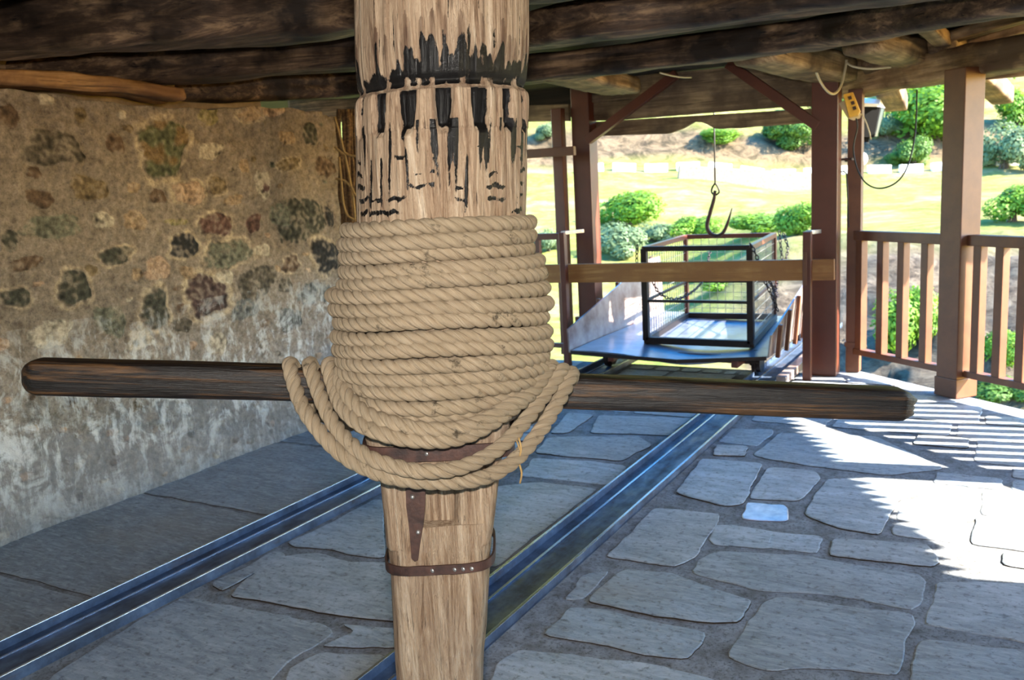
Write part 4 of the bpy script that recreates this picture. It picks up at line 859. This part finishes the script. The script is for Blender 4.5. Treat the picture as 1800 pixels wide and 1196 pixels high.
# ------------------------------------------------------------------ hook
YH = 7.8; hp = lambda x, y: ony(x, y, YH); hk = empty('lifting_hook', hp(1257, 230), 'rusty iron lifting hook hanging on a dark cable above the cage', 'hook'); O_ = hp(1257, 230); HM = Matrix.Translation(Vector(O_))
tube('cable', [p-O_ for p in ((hp(1255, 230)+np.array([0, 0, .43])), hp(1256, 260), hp(1257, 322))], .007, M_blackcable, hk, M=HM)
sh = catmull([hp(1257, 322), hp(1252, 330), hp(1251, 338), hp(1257, 343), hp(1264, 338), hp(1262, 330), hp(1257, 322)], .006)
tube('shackle', [p-O_ for p in sh], .008, M_iron, hk, M=HM)
hkp = catmull([hp(1257, 335), hp(1255, 350), hp(1248, 375), hp(1243, 396), hp(1248, 410), hp(1260, 415), hp(1271, 409), hp(1279, 392), hp(1285, 372), hp(1287, 366)], .006)
tp = np.interp(np.linspace(0, 1, len(hkp)), [0, .1, .5, .8, 1], [.8, 1, 1.15, .85, .2])
tube('hook_body', [p-O_ for p in hkp], .016, M_rust, hk, n=12, taper=tp, M=HM)
# ------------------------------------------------------------------ floodlight, junction box, cables, bulb
fl = empty('floodlight', hd(1530, 200, 7.55), 'black tapered floodlight hanging behind the right gate post', 'lamp'); fo = hd(1530, 200, 7.55); FM = Matrix.Translation(Vector(fo))
def frust(name, pts_f, pts_b, Da, Db, mat, parent):
    bm = bmesh.new(); a = [bm.verts.new(hd(x, y, Da)-fo) for x, y in pts_f]; b = [bm.verts.new(hd(x, y, Db)-fo) for x, y in pts_b]
    bm.faces.new(a); bm.faces.new(b[::-1]); n = len(a)
    for i in range(n): j = (i+1) % n; bm.faces.new((a[j], a[i], b[i], b[j]))
    bmesh.ops.recalc_face_normals(bm, faces=bm.faces); return bmo(name, bm, mat, parent, FM)
hs = frust('housing', [(1503, 186), (1547, 187), (1536, 242), (1503, 240)], [(1515, 176), (1556, 190), (1541, 240), (1510, 236)], 7.4, 7.62, M_black, fl)
frust('sunlit_top', [(1503, 180), (1546, 183), (1547, 188), (1503, 187)], [(1510, 172), (1548, 175), (1556, 190), (1515, 178)], 7.39, 7.6, M_white, fl)  # sunlit top of the black housing, its light put into white colour
frust('lamp_glass', [(1549, 190), (1554, 191), (1542, 240), (1538, 240)], [(1551, 190), (1556, 191), (1543, 240), (1540, 240)], 7.45, 7.6, M_glass, fl)
frust('ballast', [(1500, 240), (1528, 241), (1526, 250), (1502, 250)], [(1503, 238), (1530, 241), (1528, 249), (1504, 249)], 7.42, 7.55, M_black, fl)
jb = empty('junction_box', hd(1490, 190, 6.55), 'yellow electrical junction box with cream base hanging from cables by the right gate post', 'junction box')
fo = hd(1490, 190, 6.55); FM = Matrix.Translation(Vector(fo)); 
frust('base_plate', [(1474, 182), (1486, 176), (1514, 200), (1512, 208), (1500, 212), (1490, 208)], [(1474, 182), (1486, 176), (1514, 200), (1512, 208), (1500, 212), (1490, 208)], 6.55, 6.60, M_cream, jb)
cv = frust('cover', [(1483, 166), (1499, 162), (1511, 195), (1508, 202), (1493, 206)], [(1482, 168), (1500, 163), (1513, 196), (1509, 205), (1492, 208)], 6.47, 6.56, M_yellow, jb)
for (x, y) in ((1494, 172), (1499, 181), (1502, 190)): frust('label_mark', [(x-4, y-2), (x+2, y-4), (x+4, y+2), (x-2, y+4)], [(x-4, y-2), (x+2, y-4), (x+4, y+2), (x-2, y+4)], 6.466, 6.475, M_rust, cv)
def cable(pts, r, mat, label):
    P = catmull([hd(*p) for p in pts], .02); o = tube('cable', [p-P[0] for p in P], r, mat, n=8, M=Matrix.Translation(Vector(P[0]))); return tag(o, label, 'cable')
cable([(1426, 92, 6.1), (1429, 105, 6.2), (1438, 135, 6.3), (1452, 158, 6.35), (1466, 165, 6.4), (1478, 152, 6.45), (1486, 120, 6.5), (1488, 105, 6.5)], .0085, M_cream_cable, 'cream cable looping down from the third beam beside the junction box')
cable([(1488, 110, 6.4), (1500, 117, 6.35), (1530, 121, 6.3), (1566, 118, 6.3)], .007, M_cream_cable, 'cream cable stretched under the beam stub to the right of the junction box')
cable([(1505, 208, 6.52), (1507, 225, 6.52), (1500, 262, 6.5), (1508, 300, 6.4), (1526, 325, 6.3), (1552, 331, 6.2), (1580, 317, 6.2), (1598, 285, 6.3), (1609, 230, 6.5), (1612, 158, 6.8)], .0055, M_blackcable, 'thin dark cable drooping in a long loop from the junction box to the edge beam')
cable([(1514, 200, 6.5), (1521, 212, 6.5), (1528, 232, 6.5), (1531, 246, 6.5)], .005, M_cream_cable, 'short pale cable end dangling beside the floodlight')
cable([(1160, 128, 6.6), (1180, 133, 6.7), (1200, 136, 6.8), (1215, 136, 6.9)], .006, M_cream_cable, 'pale cable end above the left diagonal brace')
cable([(1500, 340, 7.0), (1497, 420, 6.95), (1503, 500, 6.95), (1512, 560, 6.95), (1523, 612, 6.95)], .006, M_blackcable, 'dark cable hanging beside the balcony corner post down to the bottom rail')
bp = hd(1510, 280, 8.2); bm = bmesh.new(); bmesh.ops.create_uvsphere(bm, u_segments=24, v_segments=16, radius=.075, matrix=Matrix.Diagonal((1, 1, .9, 1)))
bl = empty('round_lamp', bp, 'pale blue-white round lamp sticking out right of the balcony corner post', 'lamp'); BMx = Matrix.Translation(Vector(bp)); bmo('globe', bm, M_white, bl, BMx, smooth=True)
bar('lamp_arm', hd(1488, 281, 7.42), hd(1506, 280, 8.17), .03, .03, M_black, bl)
# ------------------------------------------------------------------ wattle screen beyond the wall end
wt = empty('wattle_screen', (-4.35, 5.3, .9), 'screen of dark twigs tied with twine between the wall end and the capstan post', 'twig screen'); WMx = Matrix.Translation((-4.35, 5.3, .9)); Ow = np.array([-4.35, 5.3, .9])
for k in range(15):
    x = 592+k*2.9+rnd.uniform(-1, 1); dd = 5.75+rnd.uniform(-.12, .12); r = rnd.uniform(.008, .018) if k < 9 else rnd.uniform(.006, .009)
    P = [hd(x+rnd.uniform(-3, 3)+(i/6)*10, 192+i*38, dd)-Ow for i in range(7)]; tube('twig', catmull(P, .05), r, M_stick, wt, n=7, M=WMx)
for pts in ([(588, 205), (598, 240), (606, 268), (620, 274), (634, 276)], [(588, 258), (600, 268), (606, 272)], [(606, 272), (612, 300), (618, 330), (626, 345)], [(590, 314), (606, 318), (616, 328)], [(596, 276), (600, 320), (604, 360), (612, 380), (624, 386)], [(618, 330), (622, 360), (624, 386)]):
    tube('twine_tie', catmull([hd(x, y, 5.6)-Ow for x, y in pts], .02), .008, M_twine, wt, n=6, M=WMx)
# ------------------------------------------------------------------ the valley and hillside
DT = [0, 9, 14, 20, 28, 40, 60, 80, 92, 96, 104, 106, 113, 135, 170, 230, 330, 500]
ZL = [-9, -9, -7.5, -5.6, -4.4, -4.2, -2.6, .2, 1.6, 2.6, 2.7, 3.2, 8.0, 14, 26, 52, 105, 190]
ZR_ = [-10, -10, -9.5, -8.2, -7.0, -1.6, -1.2, -.6, .0, 1., 1.1, 1.6, 6.0, 12, 24, 50, 105, 190]
def terr(D, S):
    r = S/max(D, 1); k = min(1, max(0, (r-.18)/.14)); k = k*k*(3-2*k)
    z = np.interp(D, DT, ZL)*(1-k)+np.interp(D, DT, ZR_)*k
    rk = math.exp(-((D-33)/6)**2)*k; x, y = D, S
    z += rk*(2.2*mnoise.noise(Vector((x*.22, y*.22, 1)))+.9*mnoise.noise(Vector((x*.8, y*.8, 3))))
    em = math.exp(-((D-109.5)/3.5)**2); z += em*(.9*mnoise.noise(Vector((x*.3, y*.18, 6))))+.25*mnoise.noise(Vector((x*.12, y*.12, 8)))*min(1, D/40)*2
    return z, min(1, rk*1.6), em
Ds = np.concatenate([np.linspace(5, 24, 16), np.linspace(24.5, 44, 70), np.linspace(45, 90, 50), np.linspace(91, 118, 50), np.geomspace(120, 520, 40)]); As = np.linspace(-1.1, 1.1, 300); V, Cc = [], []
for D in Ds:
    for a in As:
        S = D*math.tan(a) if abs(a) < 1.2 else 0; z, rk, em = terr(D, S); p = F0*D+R0*S; V.append((p[0], p[1], z)); Cc.append((max(rk, 0), min(1, em*1.3), 0))
g = mobj('hillside', V, grid_faces(len(Ds), len(As))[:, ::-1].tolist(), M_ground, col=Cc, smooth=True); g['kind'] = 'structure'
def hit(x, y):
    d = ray(x, y); d = d/(d@F0)
    for D in np.arange(12, 500, .4):
        p = CAM+d*D
        if p[2] < terr(D, p@R0)[0]: return p, D
    return CAM+d*200, 200
M_para = plain('white_parapet_stone', '#d8d2c6', .8, 0, .15, 2, .2)
n_ = 0
def hill_z(q): return terr(q@F0, q@R0)[0]
for i in range(22):
    S0 = 8.+i*3.3; D = 95.5; p = F0*D+R0*S0; q = p+R0*2.35; z0_, z1_ = hill_z(p), hill_z(q)
    o = bar('road_parapet', (p[0], p[1], z0_+.35), (q[0], q[1], z1_+.35), .5, .9, M_para, bev=.05)
    tag(o, 'low white parapet block beside the road across the valley', 'parapet', 'white parapet blocks along the far road')
# retaining wall below the road
p, q = F0*90+R0*17, F0*90+R0*32; o = bar('retaining_wall', (p[0], p[1], hill_z(p)+.15), (q[0], q[1], hill_z(q)+.15), .6, 2.2, M_wallp, bev=.05); tag(o, 'grey dry-stone retaining wall below the far road', 'retaining wall')
def bush_mesh(name, seed, mat, nl, ls):
    r_ = random.Random(seed); V, Fs = [], []; blobs = [(r_.uniform(-.55, .55), r_.uniform(-.55, .55), r_.uniform(-.35, .45), r_.uniform(.35, .62)) for _ in range(9)]
    for _ in range(nl):
        bx, by, bz, br_ = r_.choice(blobs); a, c = r_.uniform(0, 2*math.pi), r_.uniform(-1, 1); s = math.sqrt(1-c*c); rr_ = br_*r_.uniform(.75, 1.05)
        p = Vector((bx+rr_*s*math.cos(a), by+rr_*s*math.sin(a), bz+rr_*c)); n = Vector((s*math.cos(a), s*math.sin(a), c+.4)).normalized(); u = n.orthogonal().normalized(); u.rotate(Matrix.Rotation(r_.uniform(0, 6.3), 3, n)); w_ = n.cross(u); n2 = n*r_.uniform(-.6, .6)
        b = len(V); L = ls*r_.uniform(.7, 1.3)
        V += [p-(u+n2)*L, p+w_*L*.55, p+(u+n2)*L, p-w_*L*.55]; Fs.append((b, b+1, b+2, b+3))
    me = bpy.data.meshes.new(name); me.from_pydata([tuple(v) for v in V], [], Fs); me.materials.append(mat); return me
CR = [bush_mesh('crown', i, M_leaf[i % 3], 5200, .062) for i in range(6)]
sm_ = bmesh.new()
for k in range(5): bmesh.ops.create_cone(sm_, cap_ends=True, segments=7, radius1=.05, radius2=.02, depth=.9, matrix=Matrix.Rotation(.25*k, 4, 'Z') @ Matrix.Rotation(.35*(k-2)*.5, 4, 'X') @ Matrix.Translation((0, 0, -.3)))
STEM = bpy.data.meshes.new('stem'); sm_.to_mesh(STEM); sm_.free(); STEM.materials.append(M_trunk)
def bush(x, y, rx, ry, kind, label, D=None, cat='bush'):
    if D is None: p, D = hit(x, y+ry*.8)
    c = hd(x, y, D); sx, sz = 1.3*rx/FPX*D, 1.25*ry/FPX*D
    t = empty('bush' if cat == 'bush' else 'tree', c-ZZ*sz*.9, label, cat)
    Ms = Matrix.Translation(Vector(c)) @ Matrix.Rotation(x*.01, 4, 'Z') @ Matrix.Diagonal((sx*.9, sx*.9, sz*1.05, 1))
    link(bpy.data.objects.new('crown', CR[kind]), Ms, t); link(bpy.data.objects.new('stem', STEM), Ms, t)
BU = [(1100, 372, 62, 30, 0, 'large bright green bush on the meadow just right of the left gate post'), (1085, 425, 48, 32, 2, 'pale grey-green bush below the bright bush, left of the cage'),
 (1150, 410, 34, 20, 2, 'loose pale bush between the meadow and the left top of the cage'), (1210, 404, 42, 20, 0, 'bright green bush just left of the hook, above the cage'), (1335, 397, 58, 18, 0, 'long green bush right of the hook, above the cage'),
 (1405, 390, 42, 30, 3, 'dark green bush behind the board bracket of the right gate post'), (1390, 238, 44, 27, 1, 'bush on the embankment just left of the right gate post'), (1265, 240, 36, 12, 3, 'low bush on the embankment behind the hook cable'),
 (1605, 272, 27, 27, 4, 'round bush inside the loop of dark cable'), (1567, 280, 18, 12, 1, 'small bush left of the round bush by the dark cable loop'), (1555, 225, 26, 22, 2, 'pale bush to the right of the floodlight'),
 (1770, 262, 44, 44, 2, 'pale green tree on the hill at the right edge, right of the balcony post'), (1795, 195, 36, 34, 3, 'green bush at the right edge under the rafter tail'),
 (1785, 365, 50, 34, 0, 'bright green bush above the handrail at the right edge'), (1600, 572, 58, 62, 0, 'big bright bush seen between the balusters of the left railing section'), (1748, 618, 40, 34, 0, 'bright bush between the balusters of the right railing section'),
 (1765, 690, 50, 24, 4, 'bush below the bottom rail at the right edge'), (965, 232, 22, 16, 2, 'small bush seen between capstan post and left gate post, above the cross rail'), (962, 425, 24, 22, 2, 'pale bush seen left of the left gate post, below the handrail'),
 (1260, 500, 40, 16, 0, 'green bush seen through the cage, under the gate board'), (1205, 480, 28, 18, 2, 'pale bush seen through the left of the cage')]
for b in BU:
    bush(*b)
for b in [(1640, 205, 72, 52, 3, 'large bright green tree on the hill between the balcony posts', None, 'tree'), (1440, 180, 40, 24, 1, 'tree behind the top of the right gate post', None, 'tree'), (1700, 140, 90, 34, 4, 'tree on the upper hill behind the balcony post head', None, 'tree')]: bush(*b)
